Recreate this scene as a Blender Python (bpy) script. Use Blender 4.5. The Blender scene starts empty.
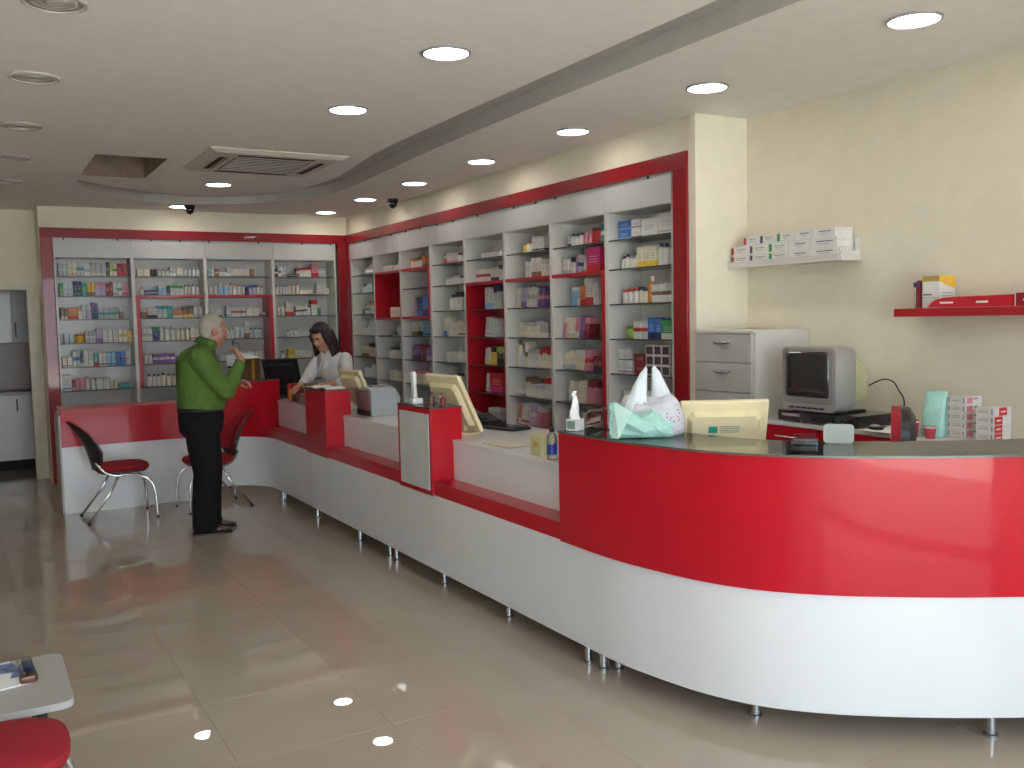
import bpy, bmesh, math, random
from mathutils import Vector, Matrix, Euler
C = bpy.context.scene.collection
SC = bpy.context.scene
rad = math.radians
random.seed(7)

# ------------------------------------------------------------------ camera
FPX, YAW, PITCH, ROLL = 928.2, 0.529278, -0.070938, -0.021781
def cam_axes():
    cy, sy, cp, sp = math.cos(YAW), math.sin(YAW), math.cos(PITCH), math.sin(PITCH)
    f = Vector((sy*cp, cy*cp, sp)); r = Vector((cy, -sy, 0)); u = r.cross(f)
    c, s = math.cos(ROLL), math.sin(ROLL)
    return r*c + u*s, u*c - r*s, f
_r, _u, _f = cam_axes()
cam_data = bpy.data.cameras.new('camera'); cam = bpy.data.objects.new('camera', cam_data); C.objects.link(cam)
cam_data.sensor_width = 36; cam_data.lens = 36*FPX/1024; cam_data.clip_start = 0.05
cam.matrix_world = Matrix(((_r.x, _u.x, -_f.x, 0), (_r.y, _u.y, -_f.y, 0), (_r.z, _u.z, -_f.z, 1.62), (0, 0, 0, 1)))
SC.camera = cam

# ------------------------------------------------------------------ world and exposure
W = bpy.data.worlds.new('daylight'); SC.world = W; W.use_nodes = True
SKY = W.node_tree.nodes['Background']
SKY.inputs[0].default_value = (0.88, 0.90, 1.06, 1); SKY.inputs[1].default_value = 6.5
SC.view_settings.view_transform = 'Standard'; SC.view_settings.look = 'None'
SC.view_settings.gamma = 1.0; SC.view_settings.use_curve_mapping = False
SC.view_settings.exposure = 0.22
LAMP_L = 24.0            # radiance of each ceiling downlight's diffuser

sun_d = bpy.data.lights.new('sun', 'SUN'); sun_d.energy = 80; sun_d.angle = rad(.6); sun_d.color = (1, .95, .86)
sun = bpy.data.objects.new('sun', sun_d); C.objects.link(sun); sun.rotation_euler = (rad(-42), rad(8), 0)   # from behind the building onto the street

# ------------------------------------------------------------------ materials
MATS = {}
def nt(name):
    m = bpy.data.materials.new(name); m.use_nodes = True
    return m, m.node_tree.nodes, m.node_tree.links, m.node_tree.nodes['Principled BSDF']
def mat(name, col=(.8, .8, .8), rough=.5, metal=0., coat=0., noise=.06, scale=8., bump=0., bscale=60., spec=.5):
    """plain procedural material: colour with a faint noise variation"""
    if name in MATS: return MATS[name]
    m, N, L, p = nt(name)
    n = N.new('ShaderNodeTexNoise'); n.inputs['Scale'].default_value = scale; n.inputs['Detail'].default_value = 3
    tc = N.new('ShaderNodeTexCoord'); L.new(tc.outputs['Object'], n.inputs['Vector'])
    r = N.new('ShaderNodeValToRGB')
    a, b = 1-noise, 1+noise
    r.color_ramp.elements[0].position = .3; r.color_ramp.elements[1].position = .7
    r.color_ramp.elements[0].color = (*[min(1, c*a) for c in col], 1); r.color_ramp.elements[1].color = (*[min(1, c*b) for c in col], 1)
    L.new(n.outputs['Fac'], r.inputs['Fac']); L.new(r.outputs['Color'], p.inputs['Base Color'])
    p.inputs['Roughness'].default_value = rough; p.inputs['Metallic'].default_value = metal
    p.inputs['Coat Weight'].default_value = coat; p.inputs['Coat Roughness'].default_value = .04
    p.inputs['Specular IOR Level'].default_value = spec
    if bump:
        n2 = N.new('ShaderNodeTexNoise'); n2.inputs['Scale'].default_value = bscale; L.new(tc.outputs['Object'], n2.inputs['Vector'])
        bp = N.new('ShaderNodeBump'); bp.inputs['Strength'].default_value = bump; bp.inputs['Distance'].default_value = .01
        L.new(n2.outputs['Fac'], bp.inputs['Height']); L.new(bp.outputs['Normal'], p.inputs['Normal'])
    MATS[name] = m; return m
def glassy(name, tint=(.9, .96, .94), gloss=.12):
    m, N, L, p = nt(name)
    t = N.new('ShaderNodeBsdfTransparent'); t.inputs[0].default_value = (*tint, 1)
    g = N.new('ShaderNodeBsdfGlossy'); g.inputs['Roughness'].default_value = .02
    fr = N.new('ShaderNodeFresnel'); fr.inputs[0].default_value = 1.45
    ad = N.new('ShaderNodeMath'); ad.operation = 'MULTIPLY_ADD'; ad.inputs[1].default_value = .8; ad.inputs[2].default_value = gloss*.3
    L.new(fr.outputs[0], ad.inputs[0])
    mx = N.new('ShaderNodeMixShader'); L.new(ad.outputs[0], mx.inputs[0]); L.new(t.outputs[0], mx.inputs[1]); L.new(g.outputs[0], mx.inputs[2])
    L.new(mx.outputs[0], N['Material Output'].inputs[0]); MATS[name] = m; return m
def emis(name, col, s):
    m, N, L, p = nt(name)
    p.inputs['Emission Color'].default_value = (*col, 1); p.inputs['Emission Strength'].default_value = s
    p.inputs['Base Color'].default_value = (.9, .9, .9, 1); MATS[name] = m; return m

M_wall = mat('cream_wall_paint', (.76, .69, .55), .75, noise=.03, bump=.03, bscale=120)
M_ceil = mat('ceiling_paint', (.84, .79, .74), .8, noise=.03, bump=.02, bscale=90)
M_groove = mat('groove_shade_tone', (.52, .49, .45), .8, noise=.03)  # ceiling paint toned down: the recess's shade is put into this colour
M_hatch = mat('bare_plaster', (.24, .17, .13), .9, noise=.2)
M_red = mat('red_gloss_laminate', (.50, .004, .016), .3, coat=.3, noise=.03, scale=3, spec=.25)
M_frame = mat('red_frame_laminate', (.27, .006, .012), .3, coat=.4, noise=.04, scale=3, spec=.3)
M_redm = mat('red_shelf_laminate', (.42, .008, .018), .35, coat=.3, noise=.04, scale=3)
M_white = mat('white_gloss_laminate', (.74, .74, .74), .3, coat=.35, noise=.02, scale=3)
M_wmel = mat('white_melamine', (.64, .61, .57), .35, coat=.25, noise=.02, scale=3)
M_fascia = mat('white_glass_fascia', (.52, .51, .50), .22, coat=.12, noise=.02)
M_grey = mat('grey_laminate', (.47, .45, .43), .5, noise=.03)
M_alu = mat('brushed_aluminium', (.6, .6, .62), .3, metal=.9, noise=.05, scale=30)
M_chrome = mat('chrome_tube', (.75, .75, .76), .08, metal=1., noise=.02)
M_steel = mat('satin_steel_leg', (.55, .57, .6), .25, metal=.95, noise=.03)
M_black = mat('black_plastic', (.018, .018, .02), .4, noise=.1)
M_blackg = mat('black_gloss_plastic', (.012, .012, .014), .12, coat=.5, noise=.05)
M_cream = mat('aged_cream_plastic', (.80, .68, .42), .45, noise=.05)
M_paper = mat('white_paper', (.78, .78, .76), .8, noise=.04)
M_redfab = mat('red_chair_fabric', (.32, .006, .016), .85, noise=.15, scale=200, bump=.3, bscale=500)
M_glass = glassy('clear_glass')
M_gtop = glassy('counter_glass', (.86, .87, .85), .5)
M_gedge = mat('dark_glass_edge', (.10, .10, .09), .2, noise=.05)
M_clear = glassy('clear_plastic', (.86, .9, .92), .35)
M_lamp = emis('downlight_diffuser', (1, .95, .88), LAMP_L)
M_grout = mat('grout', (.36, .30, .24), .8, noise=.1)
M_dark = mat('dark_void', (.03, .025, .022), .8, noise=.1)
M_shade = mat('unlit_diffuser', (.50, .46, .42), .5, noise=.04)

def floor_mat():
    m, N, L, p = nt('polished_porcelain')
    tc = N.new('ShaderNodeTexCoord'); oi = N.new('ShaderNodeObjectInfo')
    n = N.new('ShaderNodeTexNoise'); n.inputs['Scale'].default_value = 3; n.inputs['Detail'].default_value = 6
    n4 = N.new('ShaderNodeTexNoise'); n4.inputs['Scale'].default_value = 90; n4.inputs['Detail'].default_value = 2
    for q in (n, n4): L.new(tc.outputs['Object'], q.inputs['Vector'])
    mx = N.new('ShaderNodeMath'); mx.operation = 'MULTIPLY_ADD'; mx.inputs[1].default_value = .5
    L.new(n.outputs['Fac'], mx.inputs[0])
    m5 = N.new('ShaderNodeMath'); m5.operation = 'MULTIPLY_ADD'; m5.inputs[1].default_value = .25
    L.new(n4.outputs['Fac'], m5.inputs[0])
    m6 = N.new('ShaderNodeMath'); m6.operation = 'MULTIPLY'; m6.inputs[1].default_value = .22; L.new(oi.outputs['Random'], m6.inputs[0])
    L.new(m6.outputs[0], m5.inputs[2]); L.new(m5.outputs[0], mx.inputs[2])
    r = N.new('ShaderNodeValToRGB'); r.color_ramp.elements[0].position = .3; r.color_ramp.elements[1].position = .8
    r.color_ramp.elements[0].color = (.400, .335, .270, 1); r.color_ramp.elements[1].color = (.455, .385, .315, 1)
    L.new(mx.outputs[0], r.inputs[0]); L.new(r.outputs[0], p.inputs['Base Color'])
    p.inputs['Roughness'].default_value = .012; p.inputs['Specular IOR Level'].default_value = .6
    MATS['floor'] = m; return m
M_floor = floor_mat()

# ------------------------------------------------------------------ mesh helpers
class B:
    """collects shapes in one bmesh; build() links them as one mesh object"""
    def __init__(s): s.bm = bmesh.new()
    def _add(s, fn, mi=0):
        t = bmesh.new(); fn(t)
        for f in t.faces: f.material_index = mi
        me = bpy.data.meshes.new('t'); t.to_mesh(me); t.free(); s.bm.from_mesh(me); bpy.data.meshes.remove(me); return s
    def box(s, c, d, rot=None, bev=0., seg=2, mi=0):
        def fn(t):
            bmesh.ops.create_cube(t, size=1)
            bmesh.ops.scale(t, vec=d, verts=t.verts)
            if bev: bmesh.ops.bevel(t, geom=t.edges[:], offset=bev, segments=seg, affect='EDGES', profile=.5)
            if rot: bmesh.ops.rotate(t, cent=(0, 0, 0), matrix=Euler(rot).to_matrix(), verts=t.verts)
            bmesh.ops.translate(t, vec=c, verts=t.verts)
        return s._add(fn, mi)
    def bb(s, x0, x1, y0, y1, z0, z1, bev=0., mi=0):
        return s.box(((x0+x1)/2, (y0+y1)/2, (z0+z1)/2), (abs(x1-x0), abs(y1-y0), abs(z1-z0)), None, bev, mi=mi)
    def cyl(s, p0, p1, r0, r1=None, n=16, mi=0):
        p0, p1 = Vector(p0), Vector(p1); r1 = r0 if r1 is None else r1
        def fn(t):
            bmesh.ops.create_cone(t, cap_ends=True, segments=n, radius1=r0, radius2=r1, depth=(p1-p0).length)
            q = Vector((0, 0, 1)).rotation_difference(p1-p0).to_matrix()
            bmesh.ops.rotate(t, cent=(0, 0, 0), matrix=q, verts=t.verts)
            bmesh.ops.translate(t, vec=(p0+p1)/2, verts=t.verts)
        return s._add(fn, mi)
    def sph(s, c, r, n=14, rot=None, mi=0):
        r = (r, r, r) if isinstance(r, (int, float)) else r
        def fn(t):
            bmesh.ops.create_uvsphere(t, u_segments=n*2, v_segments=n, radius=1)
            bmesh.ops.scale(t, vec=r, verts=t.verts)
            if rot: bmesh.ops.rotate(t, cent=(0, 0, 0), matrix=Euler(rot).to_matrix(), verts=t.verts)
            bmesh.ops.translate(t, vec=c, verts=t.verts)
        return s._add(fn, mi)
    def lathe(s, prof, c=(0, 0, 0), n=20, mi=0):
        def fn(t):
            rings = [[t.verts.new((c[0]+r*math.cos(2*math.pi*k/n), c[1]+r*math.sin(2*math.pi*k/n), c[2]+z)) for k in range(n)] for r, z in prof]
            for a, b in zip(rings, rings[1:]):
                for k in range(n): t.faces.new((a[k], a[(k+1) % n], b[(k+1) % n], b[k]))
            t.faces.new(rings[0][::-1]); t.faces.new(rings[-1])
            bmesh.ops.recalc_face_normals(t, faces=t.faces)
        return s._add(fn, mi)
    def prism(s, poly, z0, z1, mi=0, smooth=False):
        def fn(t):
            a = [t.verts.new((x, y, z0)) for x, y in poly]; b = [t.verts.new((x, y, z1)) for x, y in poly]
            n = len(poly)
            t.faces.new(a[::-1]); t.faces.new(b)
            for k in range(n): t.faces.new((a[k], a[(k+1) % n], b[(k+1) % n], b[k]))
            bmesh.ops.recalc_face_normals(t, faces=t.faces)
        return s._add(fn, mi)
    def loft(s, rings, mi=0):
        """rings: lists of points, all of one length; closed with caps"""
        def fn(t):
            R = [[t.verts.new(p) for p in r] for r in rings]; n = len(R[0])
            for a, b in zip(R, R[1:]):
                for k in range(n): t.faces.new((a[k], a[(k+1) % n], b[(k+1) % n], b[k]))
            t.faces.new(R[0][::-1]); t.faces.new(R[-1])
            bmesh.ops.recalc_face_normals(t, faces=t.faces)
        return s._add(fn, mi)
    def tube(s, pts, r, n=8, mi=0):
        pts = [Vector(p) for p in pts]; rr = r if isinstance(r, (list, tuple)) else [r]*len(pts)
        rings = []; up = Vector((0, 0, 1)); prev = None
        for i, p in enumerate(pts):
            d = (pts[min(i+1, len(pts)-1)] - pts[max(i-1, 0)]).normalized()
            if prev is None: a = d.cross(up) if abs(d.z) < .95 else d.cross(Vector((1, 0, 0)))
            else: a = prev - d*prev.dot(d)
            a.normalize(); b = d.cross(a); prev = a
            rings.append([p + (a*math.cos(2*math.pi*k/n) + b*math.sin(2*math.pi*k/n))*rr[i] for k in range(n)])
        return s.loft(rings, mi)
    def caps(s, p0, r0, p1, r1, n=16):
        """tapered capsule"""
        p0, p1 = Vector(p0), Vector(p1); d = p1-p0; L = d.length; d.normalize()
        pts, rs = [], []
        for k in range(5):
            a = math.pi/2*k/5; pts.append(p0 - d*r0*math.cos(a)); rs.append(max(r0*math.sin(a), r0*.05))
        pts.append(p0); rs.append(r0); pts.append(p1); rs.append(r1)
        for k in range(4, -1, -1):
            a = math.pi/2*k/5; pts.append(p1 + d*r1*math.cos(a)); rs.append(max(r1*math.sin(a), r1*.05))
        return s.tube(pts, rs, n)
    def build(s, name, m, parent=None, smooth=False, auto=False):
        me = bpy.data.meshes.new(name)
        if parent is not None:
            o = parent; off = Vector()
            while o is not None: off += o.location; o = o.parent
            bmesh.ops.translate(s.bm, vec=-off, verts=s.bm.verts)
        s.bm.to_mesh(me); s.bm.free()
        for q in (m if isinstance(m, (list, tuple)) else [m]): me.materials.append(q)
        if smooth or auto:
            for f in me.polygons: f.use_smooth = True
            if auto: me.set_sharp_from_angle(angle=rad(35))
        ob = bpy.data.objects.new(name, me); C.objects.link(ob); ob.parent = parent
        return ob
def thing(name, label, cat, loc=(0, 0, 0), group=None):
    o = bpy.data.objects.new(name, None); C.objects.link(o); o.location = loc; o.empty_display_size = .1
    return tag(o, label, cat, group)
def tag(o, label, cat, group=None):
    o['label'] = label; o['category'] = cat
    if group: o['group'] = group
    return o
def struct(o, label=None):
    o['kind'] = 'structure'
    if label: o['label'] = label
    return o
def copy_tree(o, parent=None):
    c = o.copy(); C.objects.link(c); c.parent = parent
    for ch in [x for x in bpy.data.objects if x.parent == o]: copy_tree(ch, c)
    return c
def spline(P, n=6, closed=False):
    """Catmull-Rom through 2D/3D points"""
    P = [Vector(p) for p in P]; out = []; N = len(P)
    for i in range(N if closed else N-1):
        g = (lambda k: P[k % N]) if closed else (lambda k: P[min(max(k, 0), N-1)])
        p0, p1, p2, p3 = g(i-1), g(i), g(i+1), g(i+2)
        for k in range(n):
            t = k/n
            out.append(.5*((2*p1) + (p2-p0)*t + (2*p0-5*p1+4*p2-p3)*t*t + (3*p1-p0-3*p2+p3)*t**3))
    if not closed: out.append(P[-1])
    return out
def ORD(i): return ['first', 'second', 'third', 'fourth', 'fifth', 'sixth', 'seventh', 'eighth'][i]

# ------------------------------------------------------------------ room shell
ZC = 2.87
XL, XR, Y0, YB = -2.6, 4.43, -0.9, 11.14
fl = struct(B().bb(XL-.15, XR+.15, Y0-.15, 13.75, -.12, -.003).build('floor', M_grout), 'glossy beige porcelain tiled shop floor')
PT = .616
tile_me = {}
def tile(x0, x1, y0, y1):
    k = (round(x1-x0, 3), round(y1-y0, 3))
    if k not in tile_me:
        t = B().box((0, 0, -.0014), (k[0], k[1], .0028), bev=.0006, seg=1); me = bpy.data.meshes.new('tile'); t.bm.to_mesh(me); t.bm.free(); me.materials.append(M_floor); tile_me[k] = me
    o = bpy.data.objects.new('tile', tile_me[k]); C.objects.link(o); o.location = ((x0+x1)/2, (y0+y1)/2, 0); o.parent = fl
xs = [XL] + [2.01+PT*k for k in range(-12, 12) if XL+.03 < 2.01+PT*k < XR-.03] + [XR]
ys = [Y0] + [3.39+PT*k for k in range(-20, 30) if Y0+.03 < 3.39+PT*k < 13.57] + [13.6]
for xa, xb in zip(xs, xs[1:]):
    for ya, yb in zip(ys, ys[1:]): tile(xa+.0005, xb-.0005, ya+.0005, yb-.0005)

# ceiling with groove, hatch and cassette openings
g_out = [(2.97, -.8), (2.97, 2.7), (2.975, 4.1), (3.0, 5.4), (3.04, 6.4), (3.10, 7.3), (3.15, 8.3), (3.10, 9.0), (2.75, 9.68), (2.26, 10.03), (1.78, 10.10), (1.36, 9.80), (.97, 9.15), (.87, 8.72)]
g_in = [(1.12, 9.00), (1.55, 9.29), (2.05, 9.47), (2.39, 9.30), (2.74, 8.75), (2.84, 7.96), (2.80, 7.35), (2.70, 6.45), (2.672, 5.1), (2.665, 4.1), (2.66, 2.8), (2.66, -.8)]
so = [tuple(p) for p in spline(g_out, 5)]; si = [tuple(p) for p in spline(g_in, 5)]
groove = [(v[0], v[1]) for v in so + si]
hatch = [(.875, 7.40), (1.375, 7.40), (1.375, 8.46), (.875, 8.46)]
def ring_wall(t, poly, z0, z1, mi):
    a = [t.verts.new((x, y, z0)) for x, y in poly]; b = [t.verts.new((x, y, z1)) for x, y in poly]; n = len(poly)
    for k in range(n):
        f = t.faces.new((a[k], a[(k+1) % n], b[(k+1) % n], b[k])); f.material_index = mi
    f = t.faces.new(b); f.material_index = mi
cb = bmesh.new()
def loop(poly):
    v = [cb.verts.new((x, y, ZC)) for x, y in poly]
    return [cb.edges.new((v[k], v[(k+1) % len(v)])) for k in range(len(v))]
E = loop([(XL-.1, Y0-.1), (XR+.1, Y0-.1), (XR+.1, YB+.05), (XL-.1, YB+.05)]) + loop(groove) + loop(hatch)
bmesh.ops.triangle_fill(cb, use_beauty=True, edges=E)
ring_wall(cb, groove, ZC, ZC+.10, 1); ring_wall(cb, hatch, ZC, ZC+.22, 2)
me = bpy.data.meshes.new('ceiling'); cb.to_mesh(me); cb.free()
for q in (M_ceil, M_groove, M_hatch): me.materials.append(q)
ce = bpy.data.objects.new('ceiling', me); C.objects.link(ce); struct(ce, 'beige painted ceiling with a curved recessed groove')
B().bb(XL-.2, XR+.2, Y0-.2, 13.8, 3.15, 3.25).build('roof_slab', M_ceil, ce)

# walls
def wall(name, *boxes, m=M_wall):
    b = B()
    for q in boxes: b.bb(*q)
    return struct(b.build(name, m))
wall('wall_right', (XR, XR+.15, Y0, 4.49, 0, 3.2), (3.99, XR+.15, 4.49, 4.56, 0, 3.2), (4.34, XR+.15, 4.56, 11.3, 0, 3.2), (4.005, 4.34, 4.56, 11.1, 2.652, 3.2))
wall('wall_back', (.69, 4.34, 11.04, 11.26, 0, 3.2), (.69, 4.005, 10.705, 11.04, 2.652, 3.2), (.69, .72, 10.72, 11.04, 0, 2.652),
     (.57, .69, 11.14, 11.26, 0, 3.2), (-.36, .57, 11.14, 11.26, 2.03, 3.2), (XL, -.36, 11.14, 11.26, 0, 3.2))
wall('wall_left', (XL-.15, XL, Y0, 13.75, 0, 3.2))
# shop front: wall with glazed openings
openings = [(-1.8, 2.90), (3.50, 4.30)]
fw = [(XL, openings[0][0], Y0-.15, Y0, 0, 3.2), (openings[0][1], openings[1][0], Y0-.15, Y0, 0, 3.2), (openings[1][1], XR+.15, Y0-.15, Y0, 0, 3.2)]
fw += [(a, b, Y0-.15, Y0, 2.72, 3.2) for a, b in openings]
wall('wall_front', *fw)
for i, (a, b) in enumerate(openings):
    w = B(); t = .05
    for q in ((a, b, 0, t), (a, b, 2.72-t, 2.72), (a, a+t, t, 2.72-t), (b-t, b, t, 2.72-t)): w.bb(q[0], q[1], Y0-.11, Y0-.05, q[2], q[3])
    if b-a > 1: w.bb((a+b)/2-.03, (a+b)/2+.03, Y0-.11, Y0-.05, t, 2.72-t)
    wo = struct(w.build('window_%d' % (i+1), M_alu))
    B().bb(a+t, b-t, Y0-.085, Y0-.079, t, 2.72-t).build('pane', M_glass, wo)
struct(B().bb(-14, 16, -22, Y0-.15, -.16, -.04).build('pavement', mat('pale_pavement', (.5, .485, .47), .9, noise=.15, scale=1)))
# doorway frame and the little kitchen behind it
d = B(); d.bb(.57, .635, 11.115, 11.28, 0, 2.095); d.bb(-.425, -.36, 11.115, 11.28, 0, 2.095); d.bb(-.36, .57, 11.115, 11.28, 2.03, 2.095)
struct(d.build('trim_1', mat('door_frame_paint', (.70, .64, .52), .5)), 'cream painted frame around the kitchen doorway')
kw = B(); kw.bb(XL, 2.2, 13.6, 13.75, 0, 3.2); kw.bb(2.05, 2.2, 11.26, 13.6, 0, 3.2)
struct(kw.build('wall_kitchen', mat('kitchen_tile_wall', (.42, .33, .26), .4, noise=.1)))
struct(B().bb(XL, 2.2, 11.26, 13.75, 2.6, 2.7).build('ceiling_kitchen', M_ceil))

# ------------------------------------------------------------------ red surrounds of the shelving
r = thing('red_surround', 'glossy red surround framing the shelving beside the kitchen doorway', 'frame', (.75, 10.70, 0))
B().bb(.696, 3.987, 10.672, 10.704, 2.55, 2.65, .003).build('top_rail', M_frame, r)
B().bb(.696, .806, 10.672, 10.716, 0, 2.55, .003).build('post', M_frame, r)
B().bb(3.872, 3.987, 10.672, 10.704, 0, 2.55, .003).build('post', M_frame, r)
r = thing('red_surround', 'glossy red surround framing the long shelving behind the counter', 'frame', (3.99, 4.62, 0))
B().bb(3.972, 4.004, 4.556, 10.668, 2.55, 2.65, .003).build('top_rail', M_frame, r)
B().bb(3.972, 4.004, 4.556, 4.69, 0, 2.55, .003).build('post', M_frame, r)
B().bb(3.976, 4.004, 10.625, 10.668, 0, 2.55, .003).build('post', M_frame, r)

# ------------------------------------------------------------------ shelving bays
LV = [2.155, 1.947, 1.70, 1.45, 1.20, .95, .70]
TH = .034
def bay(frame, width, label, reds=(), redback=None, skip=(), redside=None, clips=()):
    """frame(u, v, z) -> world; u along the shelf 0..width, v depth 0 (front)..0.32"""
    base = frame(width/2, 0, 0)
    t = thing('shelving_bay', label, 'shelving', base)
    def pb(name, u0, u1, v0, v1, z0, z1, m, bev=0.):
        a, b = Vector(frame(u0, v0, z0)), Vector(frame(u1, v1, z1))
        q = B(); q.bb(min(a.x, b.x), max(a.x, b.x), min(a.y, b.y), max(a.y, b.y), z0, z1, bev)
        return q.build(name, m, t)
    pb('side_panel', 0, TH/2, 0, .32, 0, 2.55, M_wmel); pb('side_panel', width-TH/2, width, 0, .32, 0, 2.55, M_wmel)
    u0, u1 = TH/2, width-TH/2
    pb('back_panel', u0, u1, .305, .32, .68, 2.35, M_wmel)
    pb('top_board', u0, u1, .02, .32, 2.35, 2.372, M_wmel)
    pb('fascia_panel', .002, width-.002, -.008, 0, 2.35, 2.55, M_fascia, .001)
    pb('base_cabinet', u0, u1, .01, .32, 0, .66, M_wmel)
    for z in LV:
        if z in skip: continue
        if z in reds: pb('red_shelf', u0, u1, -.004, .305, z-.022, z+.004, M_redm)
        else:
            a, b = Vector(frame(u0, .012, 0)), Vector(frame(u1, .30, 0))
            q = B(); q.bb(min(a.x, b.x), max(a.x, b.x), min(a.y, b.y), max(a.y, b.y), z-.005, z+.004)
            ob = q.build('glass_shelf', [M_glass, M_gedge], t)
            for f in ob.data.polygons:
                if abs(f.normal.z) < .5: f.material_index = 1
    if redback:
        z0, z1 = redback
        pb('red_back', u0, u1, .296, .305, z0, z1, M_redm)
        pb('red_side', u0, u0+.012, .0, .296, z0, z1, M_redm)
        pb('red_side', u1-.012, u1, .0, .296, z0, z1, M_redm)
    if redside:
        for (e, z0, z1) in redside:
            if e == 0: pb('red_upright', u0, u0+.04, -.006, .296, z0, z1, M_redm)
            else: pb('red_upright', u1-.04, u1, -.006, .296, z0, z1, M_redm)
    for u in clips:
        pb('clip', u-.008, u+.008, -.016, -.008, 2.53, 2.556, M_black)
    return t
BW = .7595
def bframe(i): return lambda u, v, z: Vector((.815+BW*i+u, 10.705+v, z))
bnames = ['beside the kitchen doorway', 'second from the kitchen doorway', 'third from the kitchen doorway', 'farthest from the kitchen doorway']
bcfg = [dict(clips=(.1, .62)), dict(reds=(1.947,), redside=((0, .95, 1.925),), clips=(.2, .5)), dict(reds=(1.947,), redside=((1, .95, 1.925),), clips=(.05, .6)), dict(clips=(.35, .7))]
for i in range(4):
    bay(bframe(i), BW, 'white back-wall shelving bay with glass shelves, ' + bnames[i], **bcfg[i])
RW = .7365
def rframe(i): return lambda u, v, z: Vector((4.006+v, 10.622-RW*i-u, z))
rcfg = [dict(), dict(reds=(2.155, 1.655), redback=(1.659, 2.133), skip=(1.947, 1.70)), dict(reds=(2.155, 1.655), skip=(1.70,), redside=((1, 1.66, 2.133),)),
        dict(), dict(reds=(1.947,), redback=(.7, 1.925), clips=(.3,)), dict(reds=(1.947, .70)), dict(reds=(1.947, .70), redside=((1, .7, 1.925),), clips=(.1,)), dict(clips=(.5,))]
rext = ['', ', holding a red niche', ', with two red shelves', '', ', lined in red', ', with a red middle shelf', ', with a red upright', '']
LV_save = LV
for i in range(8):
    lv = [z for z in LV_save]
    if i in (1, 2): lv = [2.155, 1.947, 1.70, 1.655, 1.45, 1.20, .95, .70]
    LV = lv
    bay(rframe(i), RW, '%s shelving bay from the corner, white, behind the counter%s' % (ORD(i), rext[i]), clips=rcfg[i].pop('clips', (.2, .55)), **rcfg[i])
LV = LV_save

# ------------------------------------------------------------------ products on the shelves
COL = dict(white=(.64, .62, .58), cream=(.72, .64, .50), grey=(.42, .42, .42), pale=(.55, .60, .60), red=(.50, .02, .03), darkred=(.22, .02, .03), pink=(.62, .25, .30),
           purple=(.20, .10, .30), lilac=(.45, .36, .52), blue=(.05, .16, .50), lightblue=(.25, .45, .65), navy=(.025, .035, .12), teal=(.04, .28, .30), green=(.06, .30, .10),
           lime=(.35, .55, .10), yellow=(.75, .50, .06), orange=(.65, .22, .06), brown=(.22, .12, .07), black=(.03, .03, .035), magenta=(.55, .03, .16), mint=(.35, .65, .55))
WORD = dict(pale='pale grey-blue', lightblue='light blue', darkred='dark red', navy='navy blue')
def pack_mat(base, acc, style):
    k = 'pack_%s_%s_%s' % (base, acc, style)
    if k in MATS: return MATS[k]
    m, N, L, p = nt(k)
    tc = N.new('ShaderNodeTexCoord'); sx = N.new('ShaderNodeSeparateXYZ'); L.new(tc.outputs['Generated'], sx.inputs[0])
    def cmp(out, lo, hi):
        a = N.new('ShaderNodeMath'); a.operation = 'GREATER_THAN'; a.inputs[1].default_value = lo; L.new(out, a.inputs[0])
        b = N.new('ShaderNodeMath'); b.operation = 'LESS_THAN'; b.inputs[1].default_value = hi; L.new(out, b.inputs[0])
        c = N.new('ShaderNodeMath'); c.operation = 'MULTIPLY'; L.new(a.outputs[0], c.inputs[0]); L.new(b.outputs[0], c.inputs[1]); return c.outputs[0]
    rng = {'top': (.72, 1.1), 'bottom': (-.1, .3), 'mid': (.4, .6), 'low': (.1, .2)}[style]
    band = cmp(sx.outputs['Z'], *rng)
    # print lines: a few thin rows
    w = N.new('ShaderNodeMath'); w.operation = 'FRACT'; mu = N.new('ShaderNodeMath'); mu.operation = 'MULTIPLY'; mu.inputs[1].default_value = 9
    L.new(sx.outputs['Z'], mu.inputs[0]); L.new(mu.outputs[0], w.inputs[0])
    row = cmp(w.outputs[0], .55, .9); zone = cmp(sx.outputs['Z'], .34, .68); zx = cmp(sx.outputs['X'], .2, .8)
    a = N.new('ShaderNodeMath'); a.operation = 'MULTIPLY'; L.new(row, a.inputs[0]); L.new(zone, a.inputs[1])
    b = N.new('ShaderNodeMath'); b.operation = 'MULTIPLY'; L.new(a.outputs[0], b.inputs[0]); L.new(zx, b.inputs[1])
    b2 = N.new('ShaderNodeMath'); b2.operation = 'MULTIPLY'; b2.inputs[1].default_value = .45; L.new(b.outputs[0], b2.inputs[0])
    m1 = N.new('ShaderNodeMix'); m1.data_type = 'RGBA'; m1.inputs[6].default_value = (*COL[base], 1); m1.inputs[7].default_value = (*COL[acc], 1); L.new(band, m1.inputs[0])
    m2 = N.new('ShaderNodeMix'); m2.data_type = 'RGBA'; L.new(b2.outputs[0], m2.inputs[0]); L.new(m1.outputs[2], m2.inputs[6])
    m2.inputs[7].default_value = (.06, .06, .08, 1) if sum(COL[base]) > .9 else (.7, .7, .7, 1)
    L.new(m2.outputs[2], p.inputs['Base Color']); p.inputs['Roughness'].default_value = .45
    MATS[k] = m; return m
PM = {}
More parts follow.
